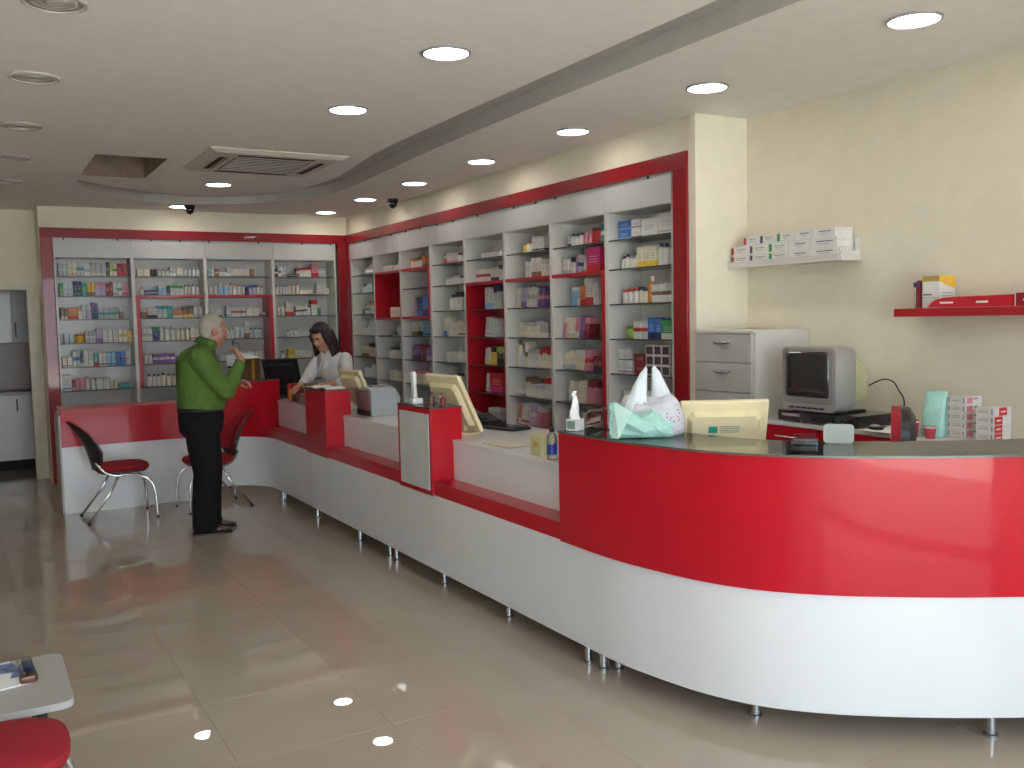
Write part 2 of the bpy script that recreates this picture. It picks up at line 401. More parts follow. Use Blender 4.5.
def unit_mesh(kind, m):
    k = (kind, m.name)
    if k in PM: return PM[k]
    b = B()
    if kind == 'box': b.box((0, 0, .5), (1, 1, 1))
    elif kind == 'bottle': b.lathe([(.46, 0), (.5, .03), (.5, .66), (.42, .74), (.2, .80), (.2, .84)], n=12)
    elif kind == 'cap': b.lathe([(.25, .82), (.25, .97), (.22, 1.0)], n=10)
    elif kind == 'jar': b.lathe([(.45, 0), (.5, .06), (.5, .72), (.44, .78)], n=12)
    elif kind == 'lid': b.lathe([(.5, .78), (.5, .97), (.46, 1.0)], n=12)
    elif kind == 'tube':  # crimped tube standing on its cap
        R = []
        for z, rx, ry in ((.0, .3, .3), (.16, .3, .3), (.17, .45, .45), (.5, .48, .36), (.95, .5, .06), (1., .5, .05)):
            R.append([(rx*math.cos(2*math.pi*q/12), ry*math.sin(2*math.pi*q/12), z) for q in range(12)])
        b.loft(R)
    me = bpy.data.meshes.new(kind); b.bm.to_mesh(me); b.bm.free(); me.materials.append(m)
    if kind not in ('box',):
        for f in me.polygons: f.use_smooth = True
        me.set_sharp_from_angle(angle=rad(40))
    PM[k] = me; return me
NAMES = dict(box='medicine_box', carton='carton', flat='flat_box', bottle='bottle', jar='jar', tube='cream_tube', lean='booklet_carton')
KW = dict(box='medicine box', carton='upright carton', flat='flat box', bottle='bottle', jar='jar', tube='tube', lean='leaning carton')
CATS = dict(box='box', carton='carton', flat='flat box', bottle='bottle', jar='jar', tube='tube', lean='leaning carton')
def product(kind, col, acc, w, h, d, loc, rotz, tilt, label, group, style='top'):
    rot = Euler((0, tilt, 0)).to_matrix().to_4x4(); rz = Matrix.Rotation(rotz, 4, 'Z')
    mk = 'box' if kind in ('box', 'carton', 'flat', 'lean') else kind
    m = pack_mat(col, acc, style) if mk in ('box',) else mat('ware_'+col, COL[col], .3, noise=.04)
    o = bpy.data.objects.new(NAMES[kind], unit_mesh(mk, m)); C.objects.link(o)
    if kind in ('bottle', 'jar'):
        cm = mat('ware_'+acc, COL[acc], .3, noise=.04)
        c = bpy.data.objects.new('cap' if kind == 'bottle' else 'lid', unit_mesh('cap' if kind == 'bottle' else 'lid', cm)); C.objects.link(c); c.parent = o
    lift = w/2*abs(math.sin(tilt))
    o.matrix_world = Matrix.Translation(Vector(loc)+Vector((0, 0, lift+.0006))) @ rz @ rot @ Matrix.Diagonal((w, d, h, 1))
    tag(o, label, CATS[kind], group); return o
def bayphrase(wallk, i):
    return ['back-wall bay beside the doorway', 'second back-wall bay from the doorway', 'third back-wall bay from the doorway', 'back-wall bay beside the corner'][i] if wallk == 'b' else ('%s bay from the corner' % ORD(i))
def fill(wallk, i, lev, runs, start=.03, gap=.004, v=.075, jit=True, width=None):
    """runs: (kind, 'col' or 'col/acc', n, w, h[, d])"""
    fr = bframe(i) if wallk == 'b' else rframe(i)
    width = BW if wallk == 'b' else RW
    rotz = 0 if wallk == 'b' else -math.pi/2
    z = (LV+[1.655])[lev]+.0045
    si = sorted(LV+([1.655] if wallk == 'r' and i in (1, 2) else []), reverse=True)
    shelfno = lev if lev < 7 else 2
    u = TH/2+start
    for rn in runs:
        kind, cs, n, w, h = rn[:5]; d = rn[5] if len(rn) > 5 else None
        if kind == 'gap': u += w*n; continue
        cl = cs.split('/'); col = cl[0]; acc = cl[1] if len(cl) > 1 else random.choice(['red', 'blue', 'grey', 'teal', 'purple', 'white'])
        tl = random.uniform(.16, .24)
        if kind == 'lean': d = .10
        for k in range(n):
            ww = w*random.uniform(.9, 1.12) if jit else w; hh = h*random.uniform(.93, 1.06) if jit else h
            dd = d or max(.03, min(.11, ww*1.1 if kind in ('bottle', 'jar') else .09))
            if kind in ('bottle', 'jar'): dd = ww
            if kind == 'tube': dd = ww
            tilt = tl if kind == 'lean' else 0
            ext = ww/math.cos(tilt)
            if u+ext > width-TH/2-.012-(hh*math.sin(abs(tilt))): return
            vv = v+random.uniform(0, .012)+dd/2
            p = fr(u+ext/2, vv, z)
            cw = WORD.get(col, col)
            aw = (' with %s cap' % WORD.get(acc, acc)) if kind == 'bottle' else ((' with %s lid' % WORD.get(acc, acc)) if kind == 'jar' else ((' with %s band' % WORD.get(acc, acc)) if acc != col and kind not in ('tube',) else ''))
            lab = '%s %s%s, %s shelf, %s' % (cw, KW[kind], aw, ORD(shelfno), bayphrase(wallk, i))
            product(kind, col, acc, ww, hh, dd, p, rotz, tilt, lab, '%s on the %s shelf of the %s' % (KW[kind]+('es' if KW[kind].endswith('x') else 's'), ORD(shelfno), bayphrase(wallk, i)), style=['top', 'bottom', 'mid', 'low'][(n+len(col)+lev) % 4])
            u += ext+gap
        if kind == 'lean': u += h*.25*(runs.index(rn) < len(runs)-1 and runs[runs.index(rn)+1][0] != 'lean')
# back wall, bay beside the doorway: tight rows of upright cartons
fill('b', 0, 0, [('carton', 'grey/pale', 2, .04, .13), ('carton', 'cream/pink', 2, .045, .145), ('carton', 'pale/teal', 2, .03, .15), ('carton', 'white/grey', 1, .06, .12), ('carton', 'grey/cream', 3, .045, .14), ('carton', 'black/brown', 1, .03, .15), ('carton', 'lime/cream', 1, .03, .15), ('carton', 'cream/brown', 1, .035, .13), ('carton', 'red/darkred', 3, .05, .14)])
fill('b', 0, 1, [('carton', 'green/lime', 1, .03, .13), ('carton', 'pale/lilac', 2, .045, .125), ('carton', 'navy/green', 2, .035, .15), ('carton', 'teal/green', 1, .05, .14), ('carton', 'yellow/brown', 2, .035, .135), ('carton', 'lilac/pink', 2, .05, .14), ('carton', 'darkred/red', 2, .03, .14), ('carton', 'white/red', 1, .04, .14), ('carton', 'pale/green', 1, .045, .14), ('carton', 'pink/red', 2, .03, .14), ('carton', 'navy/white', 3, .03, .14)])
fill('b', 0, 2, [('carton', 'brown/cream', 2, .03, .12), ('box', 'orange/red', 1, .10, .13), ('carton', 'cream/orange', 1, .035, .135), ('carton', 'pale/grey', 1, .04, .16), ('carton', 'lilac/white', 1, .05, .15), ('carton', 'navy/purple', 2, .03, .17), ('carton', 'grey/teal', 4, .05, .12), ('carton', 'brown/white', 1, .04, .11)])
fill('b', 0, 3, [('carton', 'pale/grey', 2, .045, .10), ('jar', 'yellow/orange', 1, .09, .09), ('carton', 'grey/white', 3, .035, .12), ('carton', 'lilac/purple', 1, .05, .14), ('carton', 'white/grey', 3, .05, .13), ('carton', 'cream/yellow', 2, .04, .13), ('carton', 'yellow/cream', 1, .04, .12)], start=.05)
fill('b', 0, 4, [('carton', 'cream/brown', 2, .045, .11), ('carton', 'pale/blue', 2, .03, .16), ('carton', 'navy/white', 1, .025, .15), ('carton', 'white/cream', 2, .045, .17), ('carton', 'teal/red', 1, .045, .14), ('carton', 'white/darkred', 2, .035, .14), ('carton', 'lightblue/teal', 2, .04, .14), ('carton', 'blue/navy', 2, .045, .15), ('carton', 'white/yellow', 1, .025, .14), ('carton', 'navy/blue', 2, .05, .15)], start=.02)
fill('b', 0, 5, [('box', 'white/blue', 1, .09, .17), ('carton', 'darkred/pink', 1, .03, .11), ('tube', 'pink/white', 2, .04, .13), ('bottle', 'white/pink', 2, .045, .14), ('carton', 'white/grey', 2, .06, .13), ('bottle', 'cream/white', 2, .04, .11), ('flat', 'teal/navy', 2, .10, .05), ('jar', 'pale/green', 2, .05, .09)], start=.01)
fill('b', 0, 6, [('jar', 'teal/white', 2, .05, .07), ('tube', 'lightblue/white', 2, .04, .10), ('bottle', 'pale/blue', 2, .04, .09), ('flat', 'white/red', 1, .09, .04), ('jar', 'grey/black', 2, .05, .07), ('box', 'cream/red', 1, .07, .06), ('jar', 'magenta/pink', 2, .05, .06)], start=.03)
fill('b', 1, 0, [('box', 'cream/white', 2, .06, .08), ('bottle', 'black/white', 2, .035, .10), ('bottle', 'white/red', 3, .04, .08), ('carton', 'pale/grey', 2, .035, .10), ('carton', 'cream/green', 2, .03, .10), ('bottle', 'pale/white', 4, .04, .10)], start=.04)
fill('b', 1, 1, [('bottle', 'white/orange', 1, .05, .09), ('flat', 'navy/lightblue', 1, .14, .06), ('carton', 'lightblue/white', 2, .04, .11), ('carton', 'black/grey', 1, .03, .11), ('carton', 'pale/green', 3, .045, .11), ('bottle', 'white/teal', 5, .04, .12)], start=.06)
fill('b', 1, 2, [('box', 'brown/cream', 1, .07, .09), ('carton', 'white/black', 2, .045, .11), ('carton', 'pale/teal', 2, .045, .13), ('carton', 'teal/green', 1, .06, .13), ('flat', 'orange/white', 1, .10, .08), ('carton', 'brown/yellow', 2, .05, .13), ('carton', 'white/grey', 2, .05, .12)], start=.06)
fill('b', 1, 3, [('carton', 'white/grey', 2, .05, .13), ('carton', 'navy/green', 1, .06, .15), ('bottle', 'white/cream', 3, .055, .16), ('bottle', 'cream/white', 3, .05, .14), ('carton', 'white/red', 3, .05, .13)], start=.06)
fill('b', 1, 4, [('bottle', 'white/grey', 2, .05, .11), ('carton', 'purple/white', 4, .055, .11), ('bottle', 'purple/white', 2, .05, .10), ('carton', 'white/purple', 3, .05, .11)], start=.06)
fill('b', 1, 5, [('bottle', 'white/black', 4, .045, .14), ('bottle', 'cream/brown', 3, .05, .13), ('carton', 'white/grey', 4, .05, .13)], start=.09)
fill('b', 1, 6, [('flat', 'teal/navy', 3, .12, .10), ('box', 'teal/white', 2, .07, .08)], start=.10)
fill('b', 2, 0, [('carton', 'pale/grey', 2, .03, .09), ('box', 'brown/orange', 1, .05, .08), ('flat', 'pale/white', 1, .08, .05), ('box', 'white/grey', 1, .05, .10), ('flat', 'white/pink', 2, .10, .09), ('carton', 'brown/red', 1, .04, .09)], start=.03)
fill('b', 2, 1, [('bottle', 'white/cream', 2, .05, .12), ('carton', 'lightblue/white', 2, .05, .12), ('bottle', 'white/orange', 3, .045, .13), ('bottle', 'white/blue', 1, .04, .12), ('bottle', 'navy/white', 1, .04, .12), ('carton', 'lilac/blue', 2, .04, .11), ('bottle', 'white/brown', 2, .04, .11)], start=.03)
fill('b', 2, 2, [('box', 'white/brown', 2, .06, .08), ('gap', '', 1, .05, 0), ('carton', 'pale/teal', 1, .05, .12), ('carton', 'white/red', 3, .05, .11), ('box', 'white/cream', 2, .07, .10), ('flat', 'brown/white', 1, .08, .04)], start=.03)
fill('b', 2, 3, [('bottle', 'cream/white', 2, .05, .10), ('bottle', 'white/green', 2, .045, .12), ('tube', 'pale/white', 2, .05, .13), ('carton', 'white/brown', 1, .05, .18), ('bottle', 'pale/blue', 3, .045, .12)], start=.10)
fill('b', 2, 4, [('box', 'white/grey', 2, .08, .06), ('box', 'white/blue', 1, .09, .11), ('jar', 'pale/white', 2, .07, .09), ('bottle', 'white/grey', 2, .05, .12)], start=.12)
fill('b', 3, 0, [('carton', 'black/white', 1, .03, .10), ('carton', 'white/black', 1, .03, .11), ('carton', 'white/darkred', 2, .03, .12), ('flat', 'black/grey', 1, .10, .03), ('carton', 'brown/cream', 1, .035, .10), ('carton', 'white/red', 3, .045, .11), ('box', 'pink/red', 1, .09, .17), ('carton', 'grey/pale', 2, .035, .12)], start=.03)
fill('b', 3, 1, [('bottle', 'white/purple', 4, .035, .12), ('bottle', 'cream/pink', 3, .04, .13), ('flat', 'cream/red', 1, .14, .05), ('gap', '', 1, .05, 0), ('box', 'white/grey', 1, .09, .13), ('box', 'white/pale', 1, .06, .07)], start=.03)
fill('b', 3, 2, [('bottle', 'white/cream', 2, .05, .14), ('carton', 'white/red', 2, .045, .16), ('gap', '', 1, .02, 0), ('carton', 'white/brown', 3, .045, .12), ('bottle', 'white/navy', 1, .05, .12), ('box', 'white/red', 1, .08, .19), ('carton', 'green/white', 1, .04, .12)], start=.03)
fill('b', 3, 3, [('gap', '', 1, .10, 0), ('bottle', 'white/black', 1, .04, .08), ('bottle', 'white/green', 2, .045, .10), ('gap', '', 1, .2, 0), ('box', 'white/black', 1, .09, .16), ('tube', 'red/white', 1, .05, .14)], start=.04)
fill('b', 3, 4, [('bottle', 'white/black', 1, .04, .08), ('gap', '', 1, .05, 0), ('box', 'yellow/white', 1, .08, .11), ('box', 'white/orange', 2, .06, .08), ('bottle', 'white/grey', 2, .04, .10)], start=.06)
# long wall
fill('r', 0, 1, [('bottle', 'white/black', 3, .05, .10), ('bottle', 'pale/grey', 3, .05, .13)], start=.10)
fill('r', 0, 2, [('jar', 'green/white', 2, .06, .08), ('carton', 'white/green', 3, .05, .11), ('box', 'pale/orange', 2, .06, .14)], start=.08)
fill('r', 0, 3, [('carton', 'white/grey', 3, .05, .09), ('bottle', 'pale/white', 3, .07, .18)], start=.10)
fill('r', 0, 4, [('box', 'cream/brown', 4, .055, .12), ('box', 'cream/black', 3, .05, .15)], start=.06)
fill('r', 0, 5, [('bottle', 'white/grey', 4, .05, .14), ('tube', 'pale/green', 3, .05, .15)], start=.10)
fill('r', 1, 0, [('flat', 'white/cream', 3, .14, .07), ('box', 'white/pale', 2, .07, .10)], start=.06)
fill('r', 1, 7, [('box', 'cream/white', 2, .14, .11)], start=.22)
fill('r', 1, 3, [('flat', 'black/grey', 1, .10, .04), ('bottle', 'white/pale', 2, .05, .12)], start=.30)
fill('r', 1, 4, [('bottle', 'white/navy', 2, .06, .12), ('jar', 'white/black', 2, .08, .12), ('bottle', 'pale/navy', 1, .07, .20)], start=.15)
fill('r', 1, 5, [('carton', 'white/cream', 4, .05, .12), ('carton', 'cream/white', 4, .05, .10)], start=.15)
fill('r', 2, 0, [('carton', 'cream/orange', 3, .05, .10), ('bottle', 'white/orange', 2, .05, .11), ('carton', 'orange/brown', 3, .05, .12)], start=.08)
fill('r', 2, 7, [('carton', 'navy/blue', 2, .06, .20), ('carton', 'blue/navy', 2, .07, .20), ('carton', 'white/navy', 2, .05, .18)], start=.20)
fill('r', 2, 3, [('carton', 'white/brown', 1, .12, .16), ('carton', 'white/black', 1, .10, .16), ('carton', 'lightblue/navy', 3, .07, .13)], start=.08)
fill('r', 2, 4, [('carton', 'purple/black', 3, .055, .15), ('carton', 'darkred/navy', 3, .055, .15), ('carton', 'purple/lilac', 3, .055, .14)], start=.05)
fill('r', 2, 5, [('box', 'cream/pink', 6, .08, .14)], start=.06)
fill('r', 3, 0, [('box', 'red/white', 1, .04, .08), ('carton', 'white/pink', 4, .05, .11), ('bottle', 'white/red', 2, .04, .09)], start=.16)
fill('r', 3, 1, [('flat', 'white/grey', 2, .14, .08), ('flat', 'pale/white', 1, .15, .06)], start=.18)
fill('r', 3, 2, [('bottle', 'white/black', 2, .08, .15), ('box', 'white/black', 1, .14, .17)], start=.20)
fill('r', 3, 3, [('box', 'cream/blue', 1, .07, .18), ('carton', 'white/cream', 4, .05, .13), ('carton', 'cream/brown', 3, .045, .14)], start=.10)
fill('r', 3, 4, [('carton', 'white/pale', 4, .06, .10), ('bottle', 'white/grey', 3, .05, .13)], start=.12)
fill('r', 3, 5, [('bottle', 'white/red', 3, .05, .12), ('bottle', 'cream/black', 3, .05, .14)], start=.14)
fill('r', 4, 0, [('flat', 'white/black', 2, .16, .05), ('bottle', 'white/grey', 2, .05, .10)], start=.18)
fill('r', 4, 1, [('carton', 'white/red', 4, .06, .12), ('carton', 'white/navy', 3, .05, .13), ('carton', 'white/brown', 2, .05, .14)], start=.06)
fill('r', 4, 2, [('carton', 'white/lightblue', 2, .08, .19), ('carton', 'pale/navy', 2, .07, .20)], start=.22)
fill('r', 4, 3, [('lean', 'white/grey', 3, .035, .17), ('lean', 'pale/white', 3, .03, .16)], start=.20)
fill('r', 4, 4, [('lean', 'white/yellow', 2, .04, .14), ('carton', 'yellow/black', 2, .05, .15), ('carton', 'black/lime', 3, .05, .15)], start=.18)
fill('r', 4, 5, [('lean', 'white/pink', 1, .03, .16), ('box', 'red/magenta', 1, .22, .17)], start=.20)
fill('r', 4, 6, [('box', 'grey/white', 2, .09, .10)], start=.24)
fill('r', 5, 0, [('jar', 'yellow/brown', 1, .05, .09), ('bottle', 'cream/orange', 2, .05, .10), ('box', 'white/black', 2, .08, .12)], start=.16)
fill('r', 5, 1, [('carton', 'pale/white', 2, .04, .14), ('carton', 'white/brown', 3, .05, .16), ('carton', 'white/grey', 2, .05, .14)], start=.20)
fill('r', 5, 2, [('lean', 'white/cream', 2, .04, .17), ('lean', 'lilac/purple', 2, .04, .17), ('lean', 'white/grey', 3, .05, .17), ('lean', 'purple/pink', 2, .04, .17)], start=.02)
fill('r', 5, 3, [('lean', 'cream/white', 2, .035, .12), ('carton', 'cream/grey', 4, .055, .13), ('box', 'grey/white', 2, .06, .13)], start=.06)
fill('r', 5, 4, [('bottle', 'cream/brown', 1, .06, .22), ('box', 'white/pale', 1, .09, .10), ('carton', 'cream/brown', 1, .03, .2), ('carton', 'white/grey', 3, .06, .15), ('carton', 'cream/red', 3, .06, .16)], start=.012)
fill('r', 5, 5, [('flat', 'white/red', 1, .10, .05), ('gap', '', 1, .05, 0), ('carton', 'white/brown', 2, .07, .16), ('box', 'white/grey', 2, .07, .09), ('carton', 'white/red', 2, .05, .16)], start=.012)
fill('r', 5, 6, [('lean', 'grey/green', 1, .03, .19), ('lean', 'orange/white', 1, .03, .18), ('lean', 'white/brown', 4, .03, .19), ('lean', 'lilac/white', 3, .03, .19), ('lean', 'pink/white', 2, .03, .18)], start=.0)
fill('r', 6, 0, [('carton', 'grey/black', 1, .03, .09), ('bottle', 'white/black', 3, .05, .10), ('tube', 'pink/red', 2, .05, .11), ('jar', 'red/darkred', 2, .07, .12), ('carton', 'teal/white', 2, .05, .14)], start=.10)
fill('r', 6, 1, [('carton', 'white/grey', 3, .035, .12), ('carton', 'white/black', 2, .03, .13), ('carton', 'purple/pink', 1, .025, .13), ('carton', 'grey/navy', 1, .03, .14), ('tube', 'white/grey', 1, .08, .13), ('box', 'magenta/red', 1, .17, .19)], start=.03)
fill('r', 6, 2, [('jar', 'lightblue/pale', 1, .10, .14), ('bottle', 'white/pink', 1, .05, .08), ('box', 'orange/red', 1, .07, .16), ('carton', 'white/red', 2, .05, .195), ('carton', 'white/pale', 1, .06, .17)], start=.10)
fill('r', 6, 3, [('lean', 'pink/cream', 1, .03, .16), ('lean', 'cream/grey', 3, .035, .15), ('lean', 'pink/white', 2, .03, .15), ('lean', 'purple/blue', 2, .03, .16), ('lean', 'darkred/pink', 2, .03, .16)], start=.02)
fill('r', 6, 4, [('lean', 'cream/grey', 4, .04, .14), ('lean', 'cream/white', 3, .035, .15), ('lean', 'pink/red', 2, .04, .15), ('carton', 'darkred/black', 2, .06, .12)], start=.0)
fill('r', 6, 5, [('lean', 'grey/white', 1, .03, .17), ('lean', 'cream/white', 5, .04, .16), ('lean', 'pink/darkred', 3, .035, .17)], start=.06)
fill('r', 6, 6, [('lean', 'cream/grey', 5, .035, .16), ('lean', 'white/pink', 4, .035, .16)], start=.05)
fill('r', 7, 1, [('bottle', 'white/black', 2, .045, .10), ('bottle', 'white/lilac', 2, .045, .09), ('box', 'cream/yellow', 3, .065, .14), ('bottle', 'white/navy', 4, .055, .15)], start=.04)
fill('r', 7, 2, [('jar', 'white/red', 3, .05, .11), ('jar', 'cream/black', 2, .055, .11), ('bottle', 'orange/cream', 1, .06, .19), ('box', 'white/brown', 3, .08, .12)], start=.06)
fill('r', 7, 3, [('jar', 'lime/green', 1, .10, .09), ('box', 'white/red', 2, .07, .13), ('box', 'blue/navy', 2, .07, .14), ('flat', 'green/white', 1, .14, .13)], start=.08)
fill('r', 7, 5, [('box', 'white/grey', 3, .08, .13), ('bottle', 'white/pink', 3, .06, .14)], start=.06)
# stacked boxes of the last bay
def stack(i, z, u, v, dims, cols, n, lab, grp, cat='box'):
    fr = rframe(i); w, d, h = dims
    for k in range(n):
        p = fr(u+w/2, v+d/2, z+.005+k*(h+.001))
        c = cols[k % len(cols)]
        product('box', c[0], c[1], w, h, d, p, -math.pi/2, 0, lab, grp, style='low')
stack(7, LV[0], .06, .07, (.14, .12, .065), [('blue', 'lightblue')], 2, 'blue box with pale print, paired on top shelf by the red end post', 'blue boxes on the top shelf by the end post')
stack(7, LV[0], .21, .07, (.10, .12, .065), [('white', 'navy')], 2, 'white box with navy end, paired on top shelf by the red end post', 'white and navy boxes on the top shelf by the end post')
stack(7, LV[0], .32, .07, (.17, .12, .12), [('white', 'pale')], 1, 'wide white box beside blue boxes on top shelf of last bay', 'wide boxes on the top shelf by the end post')
stack(7, LV[0], .50, .07, (.17, .12, .14), [('white', 'grey')], 1, 'taller wide white box on top shelf of last bay', 'wide boxes on the top shelf by the end post')
for k in range(3):
    stack(7, LV[4], .03+.055*k, .075, (.05, .05, .085), [('white', 'purple'), ('white', 'blue')], 2 if k < 2 else 1, 'small white box with purple or blue print, stacked on fifth shelf of last bay', 'small stacked boxes on the fifth shelf of the last bay')
stack(7, LV[4], .22, .075, (.12, .08, .07), [('darkred', 'red')], 2, 'dark red box stacked on fifth shelf of last bay', 'dark red boxes on the fifth shelf of the last bay')
for k in range(3):
    stack(7, LV[4], .37+.085*k, .06, (.08, .08, .068), [('white', 'grey')], 3, 'white box with brown picture, in a block of nine on last bay', 'nine picture boxes on the fifth shelf of the last bay')
for o in [q for q in C.objects if q.get('group') == 'nine picture boxes on the fifth shelf of the last bay']:
    b = B().bb(-.42, .42, -.51, -.5, .12, .88); me = bpy.data.meshes.get('picture_print')
    if not me:
        me = bpy.data.meshes.new('picture_print'); b.bm.to_mesh(me); me.materials.append(mat('brown_picture', (.07, .045, .05), .4, noise=.5, scale=12))
    b.bm.free(); pp = bpy.data.objects.new('picture', me); C.objects.link(pp); pp.parent = o
# white bag on the first bay's top shelf
b = B(); rng = random.Random(3)
R = []
for k, (z, w) in enumerate(((0, .15), (.03, .18), (.08, .15), (.12, .09), (.15, .05), (.17, .02))):
    R.append([(w*math.cos(a)*(1+rng.uniform(-.15, .15)), w*.55*math.sin(a)*(1+rng.uniform(-.15, .15)), z) for a in [2*math.pi*q/14 for q in range(14)]])
p = rframe(0)(.38, .17, LV[0]+.005)
b.loft([[(p.x+y, p.y+x, p.z+z) for x, y, z in r] for r in R])
tag(b.build('crumpled_bag', M_paper), 'crumpled white paper bag on top shelf of bay at the corner', 'bag')

# ------------------------------------------------------------------ counters
def arc(c, r, a0, a1, n=14): return [(c[0]+r*math.cos(rad(a0+(a1-a0)*k/n)), c[1]+r*math.sin(rad(a0+(a1-a0)*k/n))) for k in range(n+1)]
def strip(path, th):
    """offset a plan path to its right-hand side by th, closed polygon"""
    P = [Vector((p[0], p[1])) for p in path]; out = []
    for i, p in enumerate(P):
        d = (P[min(i+1, len(P)-1)]-P[max(i-1, 0)]).normalized(); nn = Vector((-d.y, d.x)); out.append(p+nn*th)
    return [tuple(p) for p in P]+[tuple(p) for p in out[::-1]]
AC = (1.93, 8.40); AR = .456
# back counter
t = thing('back_counter', 'low counter with white base and glossy red upper band before back shelving', 'counter', (1.3, 8.9, 0))
B().bb(.656, 1.93, 8.856, 8.876, 0, .586).build('base_panel', M_white, t)
B().bb(.656, 1.93, 8.850, 8.876, .586, .895).build('red_panel', M_red, t)
B().bb(.656, 1.93, 8.845, 9.30, .895, .912, .003).build('worktop', M_red, t)
B().bb(.640, .656, 8.86, 9.30, 0, .86).build('end_panel', M_grey, t)
B().bb(.66, 1.93, 8.876, 9.28, .05, .88).build('carcass', M_wmel, t)
# long counter with fillet
t = thing('service_counter', 'long white and red service counter with three raised red pedestals', 'counter', (2.7, 6.3, 0))
path = arc(AC, AR, 90, 0) + [(2.386, y) for y in (8.0, 7, 6, 5, 4.2, 3.45)]
B().prism(strip(path, .02), .10, .562).build('base_panel', M_white, t, auto=True)
B().prism(strip(path, .024)[:], .562, .645).build('red_band', M_red, t, auto=True)
for y in (7.38, 6.97): B().bb(2.3845, 2.3860, y-.0015, y+.0015, .10, .562).build('panel_joint', M_grey, t)
B().bb(2.40, 2.54, 3.64, 8.60, .62, .645).build('ledge', M_red, t)
inner = arc((1.93, 8.40), AR+.024, 88, 0)
for (ya, yb, xw) in ((7.45, 8.74, 2.74), (5.54, 6.95, 2.95), (3.66, 5.04, 3.25)):
    B().bb(2.525, 2.545, ya, yb, .645, .866).build('upper_panel', M_white, t)
    B().bb(2.520, xw, ya, yb, .866, .888, .002).build('worktop', M_white, t)
    B().bb(2.545, xw-.03, ya, yb, .12, .866).build('carcass', M_wmel, t)
B().bb(2.41, 2.75, 3.66, 8.55, .105, .12).build('bottom_board', M_wmel, t)
for (ya, yb, xw) in ((6.95, 7.45, 2.95), (5.04, 5.54, 3.25)): B().bb(2.585, xw, ya, yb, .866, .888, .002).build('worktop', M_white, t); B().bb(2.59, xw-.03, ya, yb, .12, .866).build('carcass', M_wmel, t)
B().bb(2.55, 2.90, 8.745, 9.30, .866, .888, .002).build('worktop', M_white, t); B().bb(2.62, 2.88, 8.745, 9.28, .12, .866).build('carcass', M_wmel, t)
for (ya, yb, inset) in ((6.95, 7.45, False), (5.04, 5.54, True)):
    p = B().bb(2.378, 2.585, ya, yb, .555, 1.082, .002).build('pedestal', M_red, t)
    B().bb(2.376, 2.59, ya-.002, yb+.002, 1.082, 1.09).build('glass_top', [M_gedge], p)
    if inset: B().bb(2.3745, 2.380, ya+.035, yb-.035, .585, 1.05).build('inset_panel', mat('grey_white_inset', (.62, .62, .62), .35, coat=.2), p)
sect = arc(AC, AR-.004, 30, 86) + arc(AC, AR+.26, 86, 30)
p = B().prism(sect, .562, 1.082).build('pedestal', M_red, t, auto=True); p['label'] = 'curved red pedestal at the inner corner'
B().prism(sect, 1.082, 1.09).build('glass_top', M_gedge, p)
for (x, y) in ((2.40, 8.26), (2.44, 8.33), (2.42, 7.36), (2.42, 6.40), (2.43, 5.86), (2.43, 5.75), (2.445, 5.05), (2.455, 4.28), (2.43, 3.50), (2.1, 8.80)):
    l = B().lathe([(.017, .012), (.016, .105)], (x, y, 0), 14).build('leg', M_steel, t, auto=True)
    B().lathe([(.024, 0.0005), (.024, .010), (.018, .014)], (x, y, 0), 14).build('foot', M_steel, l, auto=True)
# reception counter
t = thing('reception_counter', 'curved reception counter, glossy red above white, topped with glass', 'counter', (2.9, 2.7, 0))
low = [(2.386, 3.45), (2.388, 3.25), (2.409, 3.06), (2.47, 2.776), (2.572, 2.548), (2.738, 2.352), (2.932, 2.193), (3.108, 2.067), (3.306, 1.943), (3.62, 1.76), (3.95, 1.60), (4.24, 1.48)]
lp = [tuple(v) for v in spline(low, 5)]
up = [tuple(v) for v in spline([(2.372, 3.635), (2.370, 3.44)]+[(x-.014, y-.012) for x, y in low[1:]], 5)]
B().prism(strip(lp, .02), .10, .57).build('base_panel', M_white, t, auto=True)
B().prism(strip(up, .024), .562, 1.080).build('red_panel', M_red, t, auto=True)
B().bb(2.386, 2.75, 3.615, 3.635, .57, 1.08).build('end_panel', M_red, t)
B().prism(strip([(p[0]+.006, p[1]+.01) for p in up], .36), 1.066, 1.080).build('top_board', mat('beige_board', (.58, .53, .46), .4), t)
gt = B().prism(strip([(p[0]-.012, p[1]-.008) for p in up], .40), 1.0805, 1.0895).build('glass_top', [M_gtop, M_gedge], t)
for f in gt.data.polygons:
    if abs(f.normal.z) < .5: f.material_index = 1
B().prism(strip([(p[0]+.03, p[1]+.03) for p in lp], .42), .102, .12).build('bottom_board', M_wmel, t)
B().prism(strip([(p[0]+.03, p[1]+.03) for p in lp], .015), .12, 1.06).build('inner_panel', M_wmel, t)
B().prism(strip([(p[0]+.05, p[1]+.05) for p in lp[:-8]], .60), .72, .745).build('desk_top', M_white, t)
for (x, y) in ((2.445, 3.40), (2.50, 3.36), (2.655, 2.655), (3.266, 2.046), (2.80, 3.2), (3.9, 1.70)):
    l = B().lathe([(.0185, .012), (.0175, .105)], (x, y, 0), 16).build('leg', M_steel, t, auto=True)
    B().lathe([(.027, .0005), (.027, .010), (.02, .014)], (x, y, 0), 16).build('foot', M_steel, l, auto=True)

